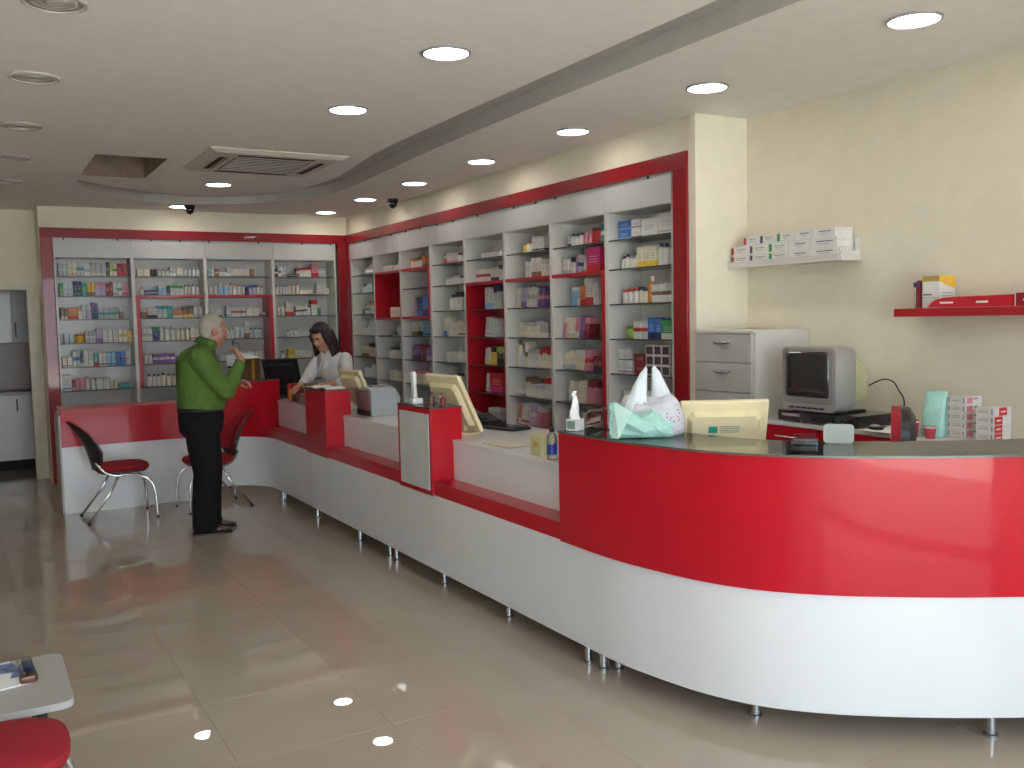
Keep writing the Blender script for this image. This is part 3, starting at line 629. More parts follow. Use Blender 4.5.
# ------------------------------------------------------------------ ceiling fittings
def downlight(x, y, on, label, group):
    t = thing('downlight' if on else 'unlit_downlight', label, 'ceiling light', (x, y, ZC), group)
    B().lathe([(.118, -.001), (.118, -.010), (.108, -.013), (.104, -.010), (.104, -.001)], (x, y, ZC), 32).build('trim_ring', M_alu if on else M_shade, t, auto=True)
    if on:
        B().lathe([(.103, -.002), (.103, -.008), (.06, -.0105), (.01, -.011)], (x, y, ZC), 32).build('diffuser', M_lamp, t, smooth=True)
    else:
        q = B().lathe([(.103, -.002), (.103, -.006), (.01, -.007)], (x, y, ZC), 32).build('diffuser', M_shade, t, smooth=True)
        for rr in (.03, .055, .08): B().lathe([(rr, -.006), (rr, -.0085), (rr-.006, -.0085), (rr-.006, -.006)], (x, y, ZC), 28).build('baffle_ring', M_shade, t, auto=True)
for k, y in enumerate((10.27, 9.05, 7.84, 6.56, 5.27, 3.95, 2.65, 1.35, .05)):
    downlight(3.60, y, True, 'lit downlight along the shelving wall, ' + ['first', 'second', 'third', 'fourth', 'fifth', 'sixth', 'seventh', 'eighth', 'ninth'][k] + ' from the corner', 'lit downlights along the shelving wall')
for y, lb in ((10.262, 'lit round downlight beside a black dome camera near back shelving'), (8.54, 'lit round downlight between cassette air conditioner and ceiling groove'), (5.28, 'lit downlight nearest the air conditioner on its shop-front side'), (3.98, 'lit downlight beside the groove, second from air conditioner towards shop front'), (2.68, 'lit downlight third from the air conditioner towards the shop front'), (1.38, 'lit downlight fourth from the air conditioner towards the shop front')):
    downlight(2.01, y, True, lb or 'lit round downlight in the ceiling row left of the groove', 'lit downlights in the middle ceiling row')
for k, y in enumerate((9.0, 7.75, 6.53, 5.26, 4.03, 2.75)):
    downlight(.36, y, False, 'unlit round downlight with grey rim, %s from the doorway wall' % ORD(k), 'unlit downlights in the ceiling')
# cassette air conditioner
t = thing('air_conditioner', 'square ceiling cassette air conditioner with slatted grille', 'air conditioner', (2.06, 7.25, ZC))
x0, x1, y0, y1 = 1.55, 2.565, 6.76, 7.75
fr_m = mat('air_conditioner_plastic', (.62, .58, .50), .5)
b = B(); z0, z1 = ZC-.032, ZC-.001; e = .20
b.loft([[(x0, y0, z1), (x1, y0, z1), (x1, y1, z1), (x0, y1, z1)], [(x0, y0, z1-.008), (x1, y0, z1-.008), (x1, y1, z1-.008), (x0, y1, z1-.008)], [(x0+.05, y0+.05, z0), (x1-.05, y0+.05, z0), (x1-.05, y1-.05, z0), (x0+.05, y1-.05, z0)]])
b.build('panel', fr_m, t)
for q in ((x0+.11, x0+.15, y0+.22, y1-.22), (x1-.15, x1-.11, y0+.22, y1-.22), (x0+.22, x1-.22, y0+.11, y0+.15), (x0+.22, x1-.22, y1-.15, y1-.11)):
    B().bb(*q, z0-.003, z0+.002).build('outlet_slot', M_dark, t)
for q in ((x0+.165, x0+.172, y0+.22, y1-.22), (x1-.172, x1-.165, y0+.22, y1-.22)):
    B().bb(*q, z0-.003, z0+.002).build('outlet_slot', M_dark, t)
B().bb(x0+.22, x1-.22, y0+.22, y1-.22, z0-.002, z0+.002).build('grille_backing', M_dark, t)
for k in range(8):
    y = y0+.255+k*.069
    B().bb(x0+.23, x1-.23, y-.016, y+.016, z0-.004, z0-.002).build('grille_slat', fr_m, t)
# dome cameras
for (x, y, lb) in ((2.08, 10.145, 'black dome camera on the ceiling before the back shelving'), (3.86, 8.95, 'black dome camera on the ceiling above the long shelving')):
    t = thing('dome_camera', lb, 'security camera', (x, y, ZC))
    B().lathe([(.055, -.001), (.055, -.03), (.05, -.034)], (x, y, ZC), 20).build('mount', M_black, t, auto=True)
    B().lathe([(.048, -.03), (.046, -.055), (.036, -.078), (.018, -.092), (.004, -.095)], (x, y, ZC), 20).build('dome', M_blackg, t, smooth=True)
    B().lathe([(.010, -.094), (.010, -.098)], (x, y, ZC), 10).build('lens', M_dark, t)

# ------------------------------------------------------------------ right-hand wall furniture
t = thing('drawer_cabinet', 'tall light grey drawer cabinet beside the wall pillar', 'cabinet', (4.2, 4.22, 0))
B().bb(3.985, 4.425, 3.975, 4.48, 0, 1.50).build('body', M_wmel, t)
B().bb(3.960, 4.428, 3.970, 4.485, 1.50, 1.517, .002).build('top', M_wmel, t)
zt = 1.497
for k in range(8):
    dr = B().bb(3.964, 3.984, 3.992, 4.478, zt-.176+.003, zt-.001, .002).build('drawer', M_grey, t)
    zc = zt-.058
    b = B(); pts = [(3.962-.022*math.sin(math.pi*q/10), 4.235+.075*math.cos(math.pi*q/10)*1.0, zc) for q in range(11)]
    b.loft([[(x+.002, y, zc+.014-.02*math.sin(math.pi*i/10)), (x, y, zc+.016-.006*math.sin(math.pi*i/10)), (3.964, y, zc+.017), (3.964, y, zc+.012-.02*math.sin(math.pi*i/10))] for i, (x, y, _) in enumerate(pts)])
    b.build('handle', M_steel, dr, smooth=True)
    zt -= .178
# credenza with red drawers
t = thing('credenza', 'low cabinet with red drawers and white top under the television', 'cabinet', (4.2, 3.5, 0))
B().bb(4.005, 4.425, 3.05, 3.968, 0, .975).build('body', M_wmel, t)
B().bb(3.985, 4.428, 3.05, 3.968, .975, 1.0, .002).build('top', M_white, t)
for (ya, yb) in ((3.052, 3.505), (3.511, 3.966)):
    for k in range(4):
        dr = B().bb(3.986, 4.004, ya, yb, .972-.235*(k+1)+.004, .972-.235*k, .002).build('drawer', M_red, t)
        zc = .972-.235*k-.055; yc = (ya+yb)/2
        b = B(); b.loft([[(3.984-.024*math.sin(math.pi*q/10)-dx, yc+.085*math.cos(math.pi*q/10), zc+dz) for dx, dz in ((0, .006), (.005, 0), (0, -.006), (-.004, 0))] for q in range(11)])
        b.build('handle', M_chrome, dr, smooth=True)
t = thing('side_cabinet', 'white low cabinet along the wall carrying stacked boxes', 'cabinet', (4.2, 2.6, 0))
B().bb(4.005, 4.425, 2.10, 3.045, 0, .955).build('body', M_wmel, t)
B().bb(3.985, 4.428, 2.10, 3.045, .955, .98, .002).build('top', M_white, t)
for (ya, yb) in ((2.102, 2.57), (2.576, 3.043)):
    dr = B().bb(3.986, 4.004, ya, yb, .03, .952, .002).build('door', M_white, t)
    B().bb(3.976, 3.986, yb-.05, yb-.04, .5, .65).build('handle', M_chrome, dr)
# video recorder and television
t = thing('video_recorder', 'flat black video recorder beneath the small television', 'video recorder', (4.13, 3.47, 1.0))
B().bb(3.985, 4.30, 3.25, 3.80, 1.008, 1.066, .003).build('body', M_blackg, t)
B().bb(3.9835, 3.985, 3.40, 3.56, 1.020, 1.050).build('display', M_black, t)
B().bb(3.982, 3.985, 3.64, 3.77, 1.035, 1.05).build('tape_slot', M_grey, t)
for yy in (3.30, 3.34): B().cyl((3.985, yy, 1.035), (3.977, yy, 1.035), .011).build('knob', M_black, t, auto=True)
for yy in (3.28, 3.66):
    for xx in (4.01, 4.27): B().cyl((xx, yy, 1.0005), (xx, yy, 1.008), .012).build('foot', M_black, t)
t = thing('television', 'small silver tube television on a black recorder', 'television', (4.1, 3.5, 1.067))
M_silver = mat('silver_plastic', (.50, .50, .49), .32, metal=.55, noise=.03); M_gsilver = mat('grey_bezel', (.33, .31, .30), .4, metal=.2)
def rrect(y0, y1, z0, z1, r, x, n=5):
    pts = []
    for (cy, cz, a) in ((y1-r, z1-r, 0), (y0+r, z1-r, 90), (y0+r, z0+r, 180), (y1-r, z0+r, 270)):
        for k in range(n+1):
            q = rad(a+90*k/n); pts.append((x, cy+r*math.cos(q), cz+r*math.sin(q)))
    return pts
B().loft([rrect(3.325, 3.70, 1.075, 1.425, .03, 3.965), rrect(3.318, 3.706, 1.070, 1.430, .04, 3.99), rrect(3.318, 3.706, 1.070, 1.430, .04, 4.07), rrect(3.33, 3.695, 1.076, 1.424, .05, 4.13), rrect(3.36, 3.665, 1.09, 1.405, .06, 4.16)]).build('front_shell', M_silver, t, auto=True)
B().loft([rrect(3.36, 3.665, 1.085, 1.405, .05, 4.15), rrect(3.40, 3.63, 1.10, 1.37, .05, 4.26), rrect(3.43, 3.60, 1.11, 1.32, .04, 4.34)]).build('rear_shell', mat('pale_yellow_plastic', (.55, .56, .33), .45), t, auto=True)
B().loft([rrect(3.345, 3.69, 1.115, 1.418, .025, 3.963), rrect(3.345, 3.69, 1.115, 1.418, .025, 3.9655)]).build('bezel', M_gsilver, t, auto=True)
scr = []
for q, ins in enumerate((0, .02, .06, .10)):
    scr.append(rrect(3.368+ins, 3.672-ins, 1.150+ins*.8, 1.402-ins*.8, .02, 3.9615-.010*(1-(1-q/3)**2)))
B().loft([rrect(3.368, 3.672, 1.150, 1.402, .02, 3.9628)]+scr).build('screen', mat('dark_tube_glass', (.03, .03, .03), .06, coat=.6), t, smooth=True)
for k in range(6): B().bb(3.958, 3.966, 3.40+k*.042, 3.43+k*.042, 1.088, 1.096).build('button', M_black, t)
for yy in (3.38, 3.64): B().bb(4.0, 4.25, yy-.02, yy+.02, 1.0665, 1.076).build('foot', M_black, t)
t.location.y += .05
cord = spline([(4.335, 3.46, 1.20), (4.375, 3.40, 1.235), (4.385, 3.34, 1.225), (4.38, 3.30, 1.18), (4.385, 3.27, 1.13), (4.35, 3.24, 1.06), (4.33, 3.17, 1.008)], 6)
B().tube(cord, .004).build('power_cord', M_black, t, smooth=True)
# things on the credenza
t = thing('computer_mouse', 'rounded silver and black mouse on the credenza papers', 'mouse', (4.03, 3.17, 1.0))
B().sph((4.03, 3.17, 1.013), (.032, .045, .013)).build('base', M_black, t, smooth=True)
B().sph((4.03, 3.175, 1.022), (.024, .030, .010)).build('shell', M_alu, t, smooth=True)
t = thing('paper_sheets', 'white paper sheets hanging over the edge of the credenza', 'paper', (4.1, 3.12, 1.0))
B().bb(3.972, 4.22, 3.06, 3.235, 1.0005, 1.0025).build('sheet', M_paper, t)
B().box((4.05, 3.13, 1.0035), (.2, .14, .0015), rot=(0, 0, .2)).build('sheet', M_paper, t)
b = B().box((4.10, 3.06, 1.031), (.05, .06, .06), bev=.003); tag(b.build('small_box', M_paper), 'small white box beside the red cups on the credenza', 'box')
for k, (x, y, h) in enumerate(((4.08, 2.99, .085), (4.09, 2.90, .06))):
    t = thing('red_cup', ['taller red printed cup behind the office chair', 'shorter red printed cup behind the office chair'][k], 'cup', (x, y, .981))
    B().lathe([(.022, 0), (.03, h), (.027, h), (.02, .006)], (x, y, .981), 18).build('wall', mat('red_print', (.5, .05, .06), .4, noise=.4, scale=40), t, auto=True)
    B().lathe([(.0305, h*.85), (.0305, h*.95)], (x, y, .981), 18).build('rim_band', M_paper, t, auto=True)
# office chair
t = thing('office_chair', 'red and black office chair behind the reception counter', 'chair', (3.52, 2.70, 0))
def padring(x, y0, y1, z0, z1, r): return rrect(y0, y1, z0, z1, r, x)
B().loft([padring(3.50, 2.52, 2.88, .70, 1.145, .10), padring(3.47, 2.50, 2.90, .68, 1.165, .12), padring(3.51, 2.50, 2.90, .68, 1.165, .12)]).build('backrest_cushion', M_redfab, t, auto=True)
B().loft([padring(3.511, 2.50, 2.90, .68, 1.165, .12), padring(3.55, 2.51, 2.89, .69, 1.160, .12), padring(3.575, 2.54, 2.86, .73, 1.12, .10)]).build('backrest_shell', M_black, t, auto=True)
B().box((3.26, 2.70, .50), (.46, .46, .08), bev=.03).build('seat', M_redfab, t)
B().tube(spline([(3.56, 2.70, .80), (3.60, 2.70, .6), (3.52, 2.70, .47), (3.3, 2.70, .455)], 6), .02).build('back_bar', M_black, t, smooth=True)
B().cyl((3.26, 2.70, .08), (3.26, 2.70, .46), .025).build('column', M_black, t, auto=True)
for k in range(5):
    a = rad(72*k+20); e = (3.26+.27*math.cos(a), 2.70+.27*math.sin(a))
    l = B().cyl((3.26, 2.70, .085), (*e, .07), .022, .016).build('star_leg', M_black, t, auto=True)
    B().cyl((e[0]-.012, e[1], .0275), (e[0]+.012, e[1], .0275), .027).build('caster', M_black, l, auto=True)
t.rotation_euler = (0, 0, rad(-53)); t.location = (3.735, 2.79, 0)
# mint packs and stacked boxes on the side cabinet
def soft_pack(name, label, cx, cy, cz, w, d, h, m, seed, cat='pack', rz=0):
    rg = random.Random(seed); R = []
    for z, s, e in ((0, .95, 1), (.12, 1.0, 1), (.5, .98, .9), (.8, .92, .6), (.93, .93, .25), (1., .95, .08)):
        ring = []
        for k in range(16):
            a = 2*math.pi*k/16; ca, sa = math.cos(a), math.sin(a)
            x = math.copysign(abs(ca)**.5, ca)*w/2*s; y = math.copysign(abs(sa)**.5, sa)*d/2*e
            x += rg.uniform(-.02, .02)*w; y += rg.uniform(-.03, .03)*d
            ring.append((cx+x*math.cos(rz)-y*math.sin(rz), cy+x*math.sin(rz)+y*math.cos(rz), cz+z*h*(1+(rg.uniform(-.03, .03) if z > .7 else 0))))
        R.append(ring)
    b = B().loft(R); o = b.build(name, m, None, auto=True)
    return tag(o, label, cat)
M_mint = mat('mint_plastic_film', (.38, .68, .60), .25, coat=.4, noise=.15, scale=20)
soft_pack('mint_pack', 'tall mint green plastic pack standing on the side cabinet', 4.20, 2.945, .981, .12, .11, .225, M_mint, 2, rz=math.pi/2+.2)
def ware_box(name, label, grp, x0, x1, y0, y1, z0, z1, parts, m=None, cat='box'):
    """printed carton: body + coloured print panels on its wall-facing sides"""
    t = thing(name, label, cat, ((x0+x1)/2, (y0+y1)/2, z0), grp)
    B().bb(x0, x1, y0, y1, z0, z1, .0015).build('carton_body', m or mat('carton_white', (.72, .70, .67), .5), t)
    for nm, bx, pm in parts: B().bb(*bx).build(nm, pm, t)
    return t
P_red = mat('print_red', (.60, .03, .04), .45); P_pink = mat('print_pink', (.75, .25, .30), .45); P_grey = mat('print_grey', (.30, .30, .30), .5); P_green = mat('print_green', (.04, .28, .08), .45)
P_purple = mat('print_purple', (.10, .06, .16), .45); P_maroon = mat('print_maroon', (.42, .06, .06), .45); P_blue = mat('print_blue', (.05, .12, .4), .45)
P_gold = mat('print_orange_yellow', (.85, .50, .05), .45); P_olive = mat('print_olive', (.5, .33, .08), .45); P_text = mat('print_dark_text', (.12, .12, .13), .5); P_wtext = mat('print_white_text', (.85, .8, .8), .5)
P_teal = mat('sticker_green', (.02, .34, .26), .4)
z = .981
for k in range(5):
    x0_, yy0, yy1 = 4.20, 2.785, 2.885
    pr = [('end_print', (x0_-.001, x0_, yy0+.008, yy0+.014, z+.010, z+.034), P_grey), ('end_print', (x0_-.001, x0_, yy1-.014, yy1-.007, z+.010, z+.034), P_grey), ('text_line', (x0_-.001, x0_, yy0+.025, yy1-.03, z+.018, z+.021), P_grey), ('text_line', (x0_-.001, x0_, yy0+.03, yy1-.035, z+.027, z+.029), P_grey),
          ('side_print', (x0_+.01, x0_+.055, yy0-.001, yy0, z+.008, z+.036), P_pink), ('text_line', (x0_+.065, x0_+.10, yy0-.001, yy0, z+.026, z+.031), P_text)]
    ware_box('pharmacy_carton', 'white and pink carton, %s of the taller stack on side cabinet' % ['lowest', 'second from bottom', 'middle', 'second from top', 'topmost'][k], 'pink-marked cartons in the taller stack', x0_, 4.33, yy0, yy1, z, z+.0405, pr); z += .0411
z = .981
for k in range(4):
    x0_, yy0, yy1 = 4.17, 2.62, 2.71
    o_ = .035 if k == 3 else 0
    pr = [('text_line', (x0_-.001, x0_, yy0+.03, yy1-.01, z+.018, z+.021), P_grey), ('text_line', (x0_-.001, x0_, yy0+.03, yy1-.02, z+.028, z+.030), P_grey), ('end_print', (x0_-.001, x0_, yy0+.006, yy0+.013, z+.008, z+.034), P_grey),
          ('side_print', (x0_+.006+o_, x0_+.068+o_, yy0-.001, yy0, z+.001, z+.039), P_red), ('text_line', (x0_+.018+o_, x0_+.055+o_, yy0-.002, yy0-.001, z+.017, z+.023), P_wtext)]
    ware_box('pharmacy_carton', 'white and red carton, %s of the shorter stack on side cabinet' % ['lowest', 'second from bottom', 'second from top', 'topmost'][k], 'red-marked cartons in the shorter stack', x0_, 4.31, yy0, yy1, z, z+.0405, pr); z += .0411
soft_pack('napkin_pack', 'low pale mint pack lying between office chair and tall mint pack', 4.325, 2.975, .9815, .13, .09, .14, mat('pale_mint_film', (.50, .64, .60), .35, noise=.08), 5, rz=math.pi/2)
# white ledge with two rows of cartons
t = thing('wall_ledge', 'white wall ledge stacked with white medicine cartons', 'shelf', (4.35, 4.15, 1.91))
B().bb(4.26, 4.428, 3.60, 4.485, 1.910, 1.928).build('board', M_wmel, t)
B().bb(4.252, 4.262, 3.60, 4.485, 1.905, 1.945).build('lip', M_wmel, t)
B().bb(4.262, 4.428, 3.595, 3.602, 1.905, 1.96).build('end_plate', M_wmel, t); B().bb(4.40, 4.428, 3.602, 3.618, 1.928, 2.04).build('end_bracket', M_wmel, t)
for row in range(3):
    st = 4.47 if row < 2 else 4.36
    n = 5; Lb = (st-3.66)/n
    for k in range(n):
        yb, ya = st-Lb*k-.001, st-Lb*(k+1)+.002
        if k == n-1: ya = 3.625 if row < 2 else 3.64
        za = 1.9285+row*.0565
        xo = 4.268
        pr = []
        if k < 3 or (row == 2 and k == 2): pr.append(('end_band', (xo-.001, xo, yb-.026, yb-.004, za+.006, za+.050), [P_maroon, P_purple, P_green][k]))
        pr += [('text_line', (xo-.001, xo, ya+.03, yb-.045, za+.034, za+.039), P_purple if k > 2 else P_grey), ('text_line', (xo-.001, xo, ya+.05, yb-.05, za+.024, za+.0265), P_grey), ('text_line', (xo-.001, xo, ya+.06, yb-.06, za+.015, za+.017), P_grey)]
        if k == n-1:
            for q in range(5): pr.append(('flap_mark', (4.285+q*.026, 4.289+q*.026, ya-.001, ya, za+.036, za+.044), P_grey))
        lb = ['red-ended', 'dark-ended', 'green-ended', 'plain purple-lettered', 'long plain'][k]
        ware_box('medicine_carton', 'white %s carton, %s row on the white wall ledge' % (lb, ['lower', 'middle', 'upper'][row]), 'cartons on the white wall ledge', xo, 4.415, ya, yb, za, za+.0555, pr)
# red shelf
t = thing('red_wall_shelf', 'thick floating red shelf on the cream wall', 'shelf', (4.33, 2.4, 1.6))
B().bb(4.225, 4.428, 1.9, 3.217, 1.582, 1.624, .002).build('board', M_redm, t)
P_yel = P_gold
t = thing('yellow_white_box', 'white box with yellow corner on the red shelf', 'box', (4.32, 3.05, 1.625))
B().bb(4.275, 4.405, 2.985, 3.085, 1.6245, 1.79, .0015).build('carton_body', mat('carton_white', (.72, .70, .67), .5), t)
B().bb(4.274, 4.275, 2.986, 3.084, 1.760, 1.788).build('front_band', P_olive, t)
B().loft([[(4.276, 2.9845, 1.789), (4.276, 2.984, 1.757), (4.404, 2.984, 1.722), (4.404, 2.9845, 1.789)], [(4.276, 2.986, 1.789), (4.276, 2.986, 1.757), (4.404, 2.986, 1.722), (4.404, 2.986, 1.789)]]).build('yellow_corner', P_gold, t)
B().bb(4.274, 4.275, 3.03, 3.08, 1.690, 1.697).build('text_line', P_text, t); B().bb(4.274, 4.275, 2.99, 3.08, 1.676, 1.679).build('text_line', P_grey, t)
for q in range(3): B().bb(4.29, 4.38, 2.984, 2.985, 1.70-.016*q, 1.703-.016*q).build('text_line', P_grey, t)
t = thing('thin_red_box', 'thin upright red box beside the yellow and white box', 'box', (4.31, 3.12, 1.625))
B().bb(4.27, 4.36, 3.094, 3.116, 1.6245, 1.768, .001).build('carton_body', mat('carton_dark_red', (.22, .02, .03), .4), t)
B().bb(4.269, 4.27, 3.096, 3.114, 1.735, 1.762).build('print', P_purple, t)
t = thing('glass_tube', 'slender grey tube standing at the end of the red shelf', 'tube', (4.30, 3.142, 1.625))
B().lathe([(.007, 0), (.009, .115), (.008, .117)], (4.30, 3.142, 1.6246), 12).build('body', M_steel, t, auto=True); B().lathe([(.011, .11), (.011, .135)], (4.30, 3.142, 1.6246), 12).build('cap', P_purple, t)
t = thing('red_packet', 'long glossy red packet with pointed end on the red shelf', 'packet', (4.26, 2.8, 1.625))
R = []
for y, hh, zz in ((3.025, .004, .002), (3.01, .018, .005), (2.985, .036, .004), (2.94, .048, .002), (2.85, .052, .001), (2.70, .054, 0), (2.58, .056, 0)):
    R.append([(4.235, y, 1.625+zz), (4.262, y, 1.625+zz), (4.262, y, 1.625+zz+hh), (4.240, y, 1.625+zz+hh)])
B().loft(R).build('sleeve', mat('glossy_red_film', (.55, .015, .03), .2, coat=.6), t)
for (ya, yb) in ((2.885, 2.955), (2.70, 2.76)): B().bb(4.2335, 4.2365, ya, yb, 1.645, 1.654).build('lettering', P_wtext, t)
t = thing('dark_red_box', 'long dark red box at the end of the red shelf', 'box', (4.26, 2.3, 1.625))
B().bb(4.24, 4.31, 2.08, 2.572, 1.6245, 1.687, .001).build('carton_body', mat('carton_dark_red2', (.33, .012, .02), .35, coat=.2), t)
B().bb(4.239, 4.24, 2.566, 2.570, 1.625, 1.687).build('white_edge', P_wtext, t); B().bb(4.239, 4.24, 2.47, 2.53, 1.650, 1.660).build('lettering', P_wtext, t)

# ------------------------------------------------------------------ monitors, reception top
def monitor(label, loc, rz, w, h, lean, m, z0, sticker=False, stand=True):
    """flat monitor with its back towards local +Y... screen faces local -Y"""
    t = thing('monitor', label, 'monitor', (0, 0, 0))
    T = Matrix.Translation((0, 0, z0)) @ Matrix.Rotation(lean, 4, 'X')
    def tb(bx, name, mm, par, bev=0.004, rr=None):
        b = B(); b.box(*bx, bev=bev) if bx else None
        b.bm.transform(T); return b.build(name, mm, par)
    tb(((0, 0, h/2), (w, .028, h)), 'screen_housing', m, t, .006)
    b = B(); sx, sz = w*.40, h*.36
    ring = lambda y, s: [(x*s, y, h/2+zz*s) for x, zz in ((-sx, -sz), (-sx, sz*.8), (-sx*.88, sz), (sx*.88, sz), (sx, sz*.8), (sx, -sz))]
    b.loft([ring(.013, 1.04), ring(.03, 1.0), ring(.045, .93)]); b.bm.transform(T); b.build('rear_cover', m, t)
    tb(((0, -.0145, h/2+.01), (w-.05, .002, h-.06)), 'screen', M_blackg, t, 0)
    if sticker:
        tb(((.055, .0465, h*.66), (.04, .002, .032)), 'sticker', P_teal, t, 0)
        for q in range(4): tb(((-.02, .0465, h*.66+.014-q*.009), (.09-.01*(q % 2), .002, .003)), 'text_line', P_grey, t, 0)
    if stand:
        b = B(); b.box((0, .02, .05), (.10, .05, z0+.02 if False else .12)); b.build('neck', m, t)
        b = B(); b.lathe([(.11, .0005), (.11, .012), (.06, .022)], (0, .02, 0), 24); b.build('base', m, t, auto=True)
    t.location = loc; t.rotation_euler = (0, 0, rz); return t
monitor('cream monitor seen from behind, sticker on its back, at reception', (2.99, 3.217, .746), rad(150), .40, .36, rad(-20), M_cream, .144, True)
monitor('cream monitor leaning beside the white-inset pedestal', (2.725, 5.26, .889), rad(93), .42, .39, rad(-25), M_cream, .03)
monitor('yellowish cream monitor behind the middle red pedestal', (2.81, 7.20, .889), rad(93), .42, .34, rad(-25), M_cream, .03)
monitor('black monitor behind the curved red pedestal by the brown box', (2.67, 8.98, .889), rad(135), .38, .32, rad(-18), M_black, .08)
# keyboard
t = thing('keyboard', 'black keyboard on the white worktop between pedestal and reception', 'keyboard', (3.03, 5.35, .889))
rot = rad(-78)
b = B(); b.box((0, 0, .010), (.44, .15, .018), bev=.004); kb = b.build('case', M_black, None); kb.parent = t
me = bpy.data.meshes.new('key'); bb_ = B().box((0, 0, .004), (.024, .021, .007), bev=.002, seg=1); bb_.bm.to_mesh(me); bb_.bm.free(); me.materials.append(M_blackg)
for r_ in range(5):
    for c_ in range(14):
        k = bpy.data.objects.new('key', me); C.objects.link(k); k.parent = t; k.location = (-.195+c_*.030, -.055+r_*.027, .018)
t.rotation_euler = (0, 0, rot); t.location = (3.03, 5.35, .889)
t = thing('desk_phone', 'low black telephone behind the black keyboard', 'telephone', (3.12, 5.72, .889))
b = B(); b.loft([[(-.08, -.09, 0), (.08, -.09, 0), (.08, .09, 0), (-.08, .09, 0)], [(-.08, -.09, .02), (.08, -.09, .02), (.08, .09, .06), (-.08, .09, .06)]]); o = b.build('base', M_black); o.parent = t
o = B().box((-.05, 0, .065), (.045, .19, .035), rot=(rad(12), 0, 0), bev=.012).build('handset', M_blackg); o.parent = t
# printer
t = thing('receipt_printer', 'grey-blue printer with dark smoky front beside the middle red pedestal', 'printer', (2.76, 6.80, .889))
M_pr = mat('grey_blue_plastic', (.42, .47, .50), .4)
def xring(x, pts): return [(x, y, z) for y, z in pts]
prof = [(6.66, .890), (6.94, .890), (6.94, 1.07), (6.88, 1.105), (6.72, 1.105), (6.66, 1.085)]
B().loft([xring(2.645, prof), xring(2.85, prof), xring(2.885, [(6.67, .9), (6.93, .9), (6.93, 1.02), (6.87, 1.06), (6.73, 1.06), (6.67, 1.04)])]).build('body', M_pr, t)
B().loft([[(2.637, 6.668, .94), (2.646, 6.668, .94), (2.646, 6.668, 1.08), (2.620, 6.668, 1.09)], [(2.637, 6.935, .94), (2.646, 6.935, .94), (2.646, 6.935, 1.08), (2.620, 6.935, 1.09)]]).build('smoky_cover', mat('smoky_plastic', (.16, .13, .12), .25, coat=.4), t)
B().bb(2.630, 2.645, 6.675, 6.93, .892, .935).build('paper_slot', M_black, t)
B().box((2.76, 6.80, 1.112), (.13, .06, .012), bev=.004).build('lid_grip', M_gsilver, t)
# brown box with paper, papers
t = thing('wooden_box', 'dark brown box on the curved red pedestal', 'box', (2.28, 8.80, 1.091))
B().box((2.27, 8.83, 1.1915), (.19, .15, .20), rot=(0, 0, rad(35)), bev=.004).build('carcass', mat('brown_board', (.11, .055, .02), .5, noise=.25, scale=20), t)
B().box((2.30, 8.73, 1.19), (.02, .02, .19), rot=(0, 0, rad(35)), bev=.002).build('corner_strip', mat('amber_strip', (.35, .19, .03), .5), t)
b = B().box((2.26, 8.80, 1.318), (.20, .15, .006), rot=(rad(16), 0, rad(35)))
tag(b.build('paper_sheet', M_paper), 'white paper sheet sloping on the dark brown box', 'paper')
t = thing('open_papers', 'open white papers on top of the middle red pedestal', 'paper', (2.5, 7.2, 1.091))
for q, (x, y, a) in enumerate(((2.47, 7.32, .2), (2.50, 7.10, -.15))):
    b = B(); b.loft([[(x-.09, y-.10+.2*k/6, 1.0912+.012*math.sin(math.pi*k/6)) , (x+.07, y-.10+.2*k/6, 1.0912+.012*math.sin(math.pi*k/6)), (x+.07, y-.10+.2*k/6, 1.0935+.012*math.sin(math.pi*k/6)), (x-.09, y-.10+.2*k/6, 1.0935+.012*math.sin(math.pi*k/6))] for k in range(7)]); b.build('sheet', M_paper, t)
t = thing('cash_tray', 'beige tray of small goods on the worktop before the woman', 'tray', (2.66, 7.95, .889))
B().bb(2.56, 2.78, 7.62, 8.20, .889, .98, .004).build('tray_body', mat('beige_plastic', (.42, .36, .28), .5), t)
B().bb(2.575, 2.765, 7.64, 8.18, .98, .985).build('liner', M_paper, t)
for k, (y, cl) in enumerate(((8.32, 'darkred'), (8.44, 'black'), (8.56, 'orange'))):
    h = (.12, .10, .16)[k]
    product('box', cl, 'red' if k != 1 else 'grey', .09, h, .10, (2.63, y, .889), -math.pi/2, 0, '%s box beside the curved red pedestal on the worktop' % WORD.get(cl, cl), 'boxes beside the curved red pedestal')
product('box', 'cream', 'white', .10, .07, .12, (2.66, 7.75, .986), -math.pi/2, 0, 'cream box on the beige tray before the woman', 'boxes on the beige tray')
product('box', 'cream', 'brown', .09, .09, .10, (2.64, 8.08, .986), -math.pi/2, 0, 'brown-marked cream box on the beige tray before the woman', 'boxes on the beige tray')
# cordless handset on the inset pedestal
t = thing('cordless_phone', 'white cordless handset upright in its cradle on the white-inset pedestal', 'telephone', (2.43, 5.36, 1.091))
B().box((2.43, 5.36, 1.1102), (.07, .07, .038), bev=.008).build('cradle', M_white, t)
b = B(); b.loft([[(2.43+dx*s+o_, 5.385+dy*s, z) for dx, dy in ((-.012, -.022), (.012, -.022), (.015, 0), (.012, .022), (-.012, .022), (-.015, 0))] for z, s, o_ in ((1.115, .8, 0), (1.13, 1., 0), (1.21, .85, -.002), (1.275, 1.05, -.004), (1.292, .8, -.004), (1.297, .3, -.004))]); b.build('handset', M_white, t, auto=True)
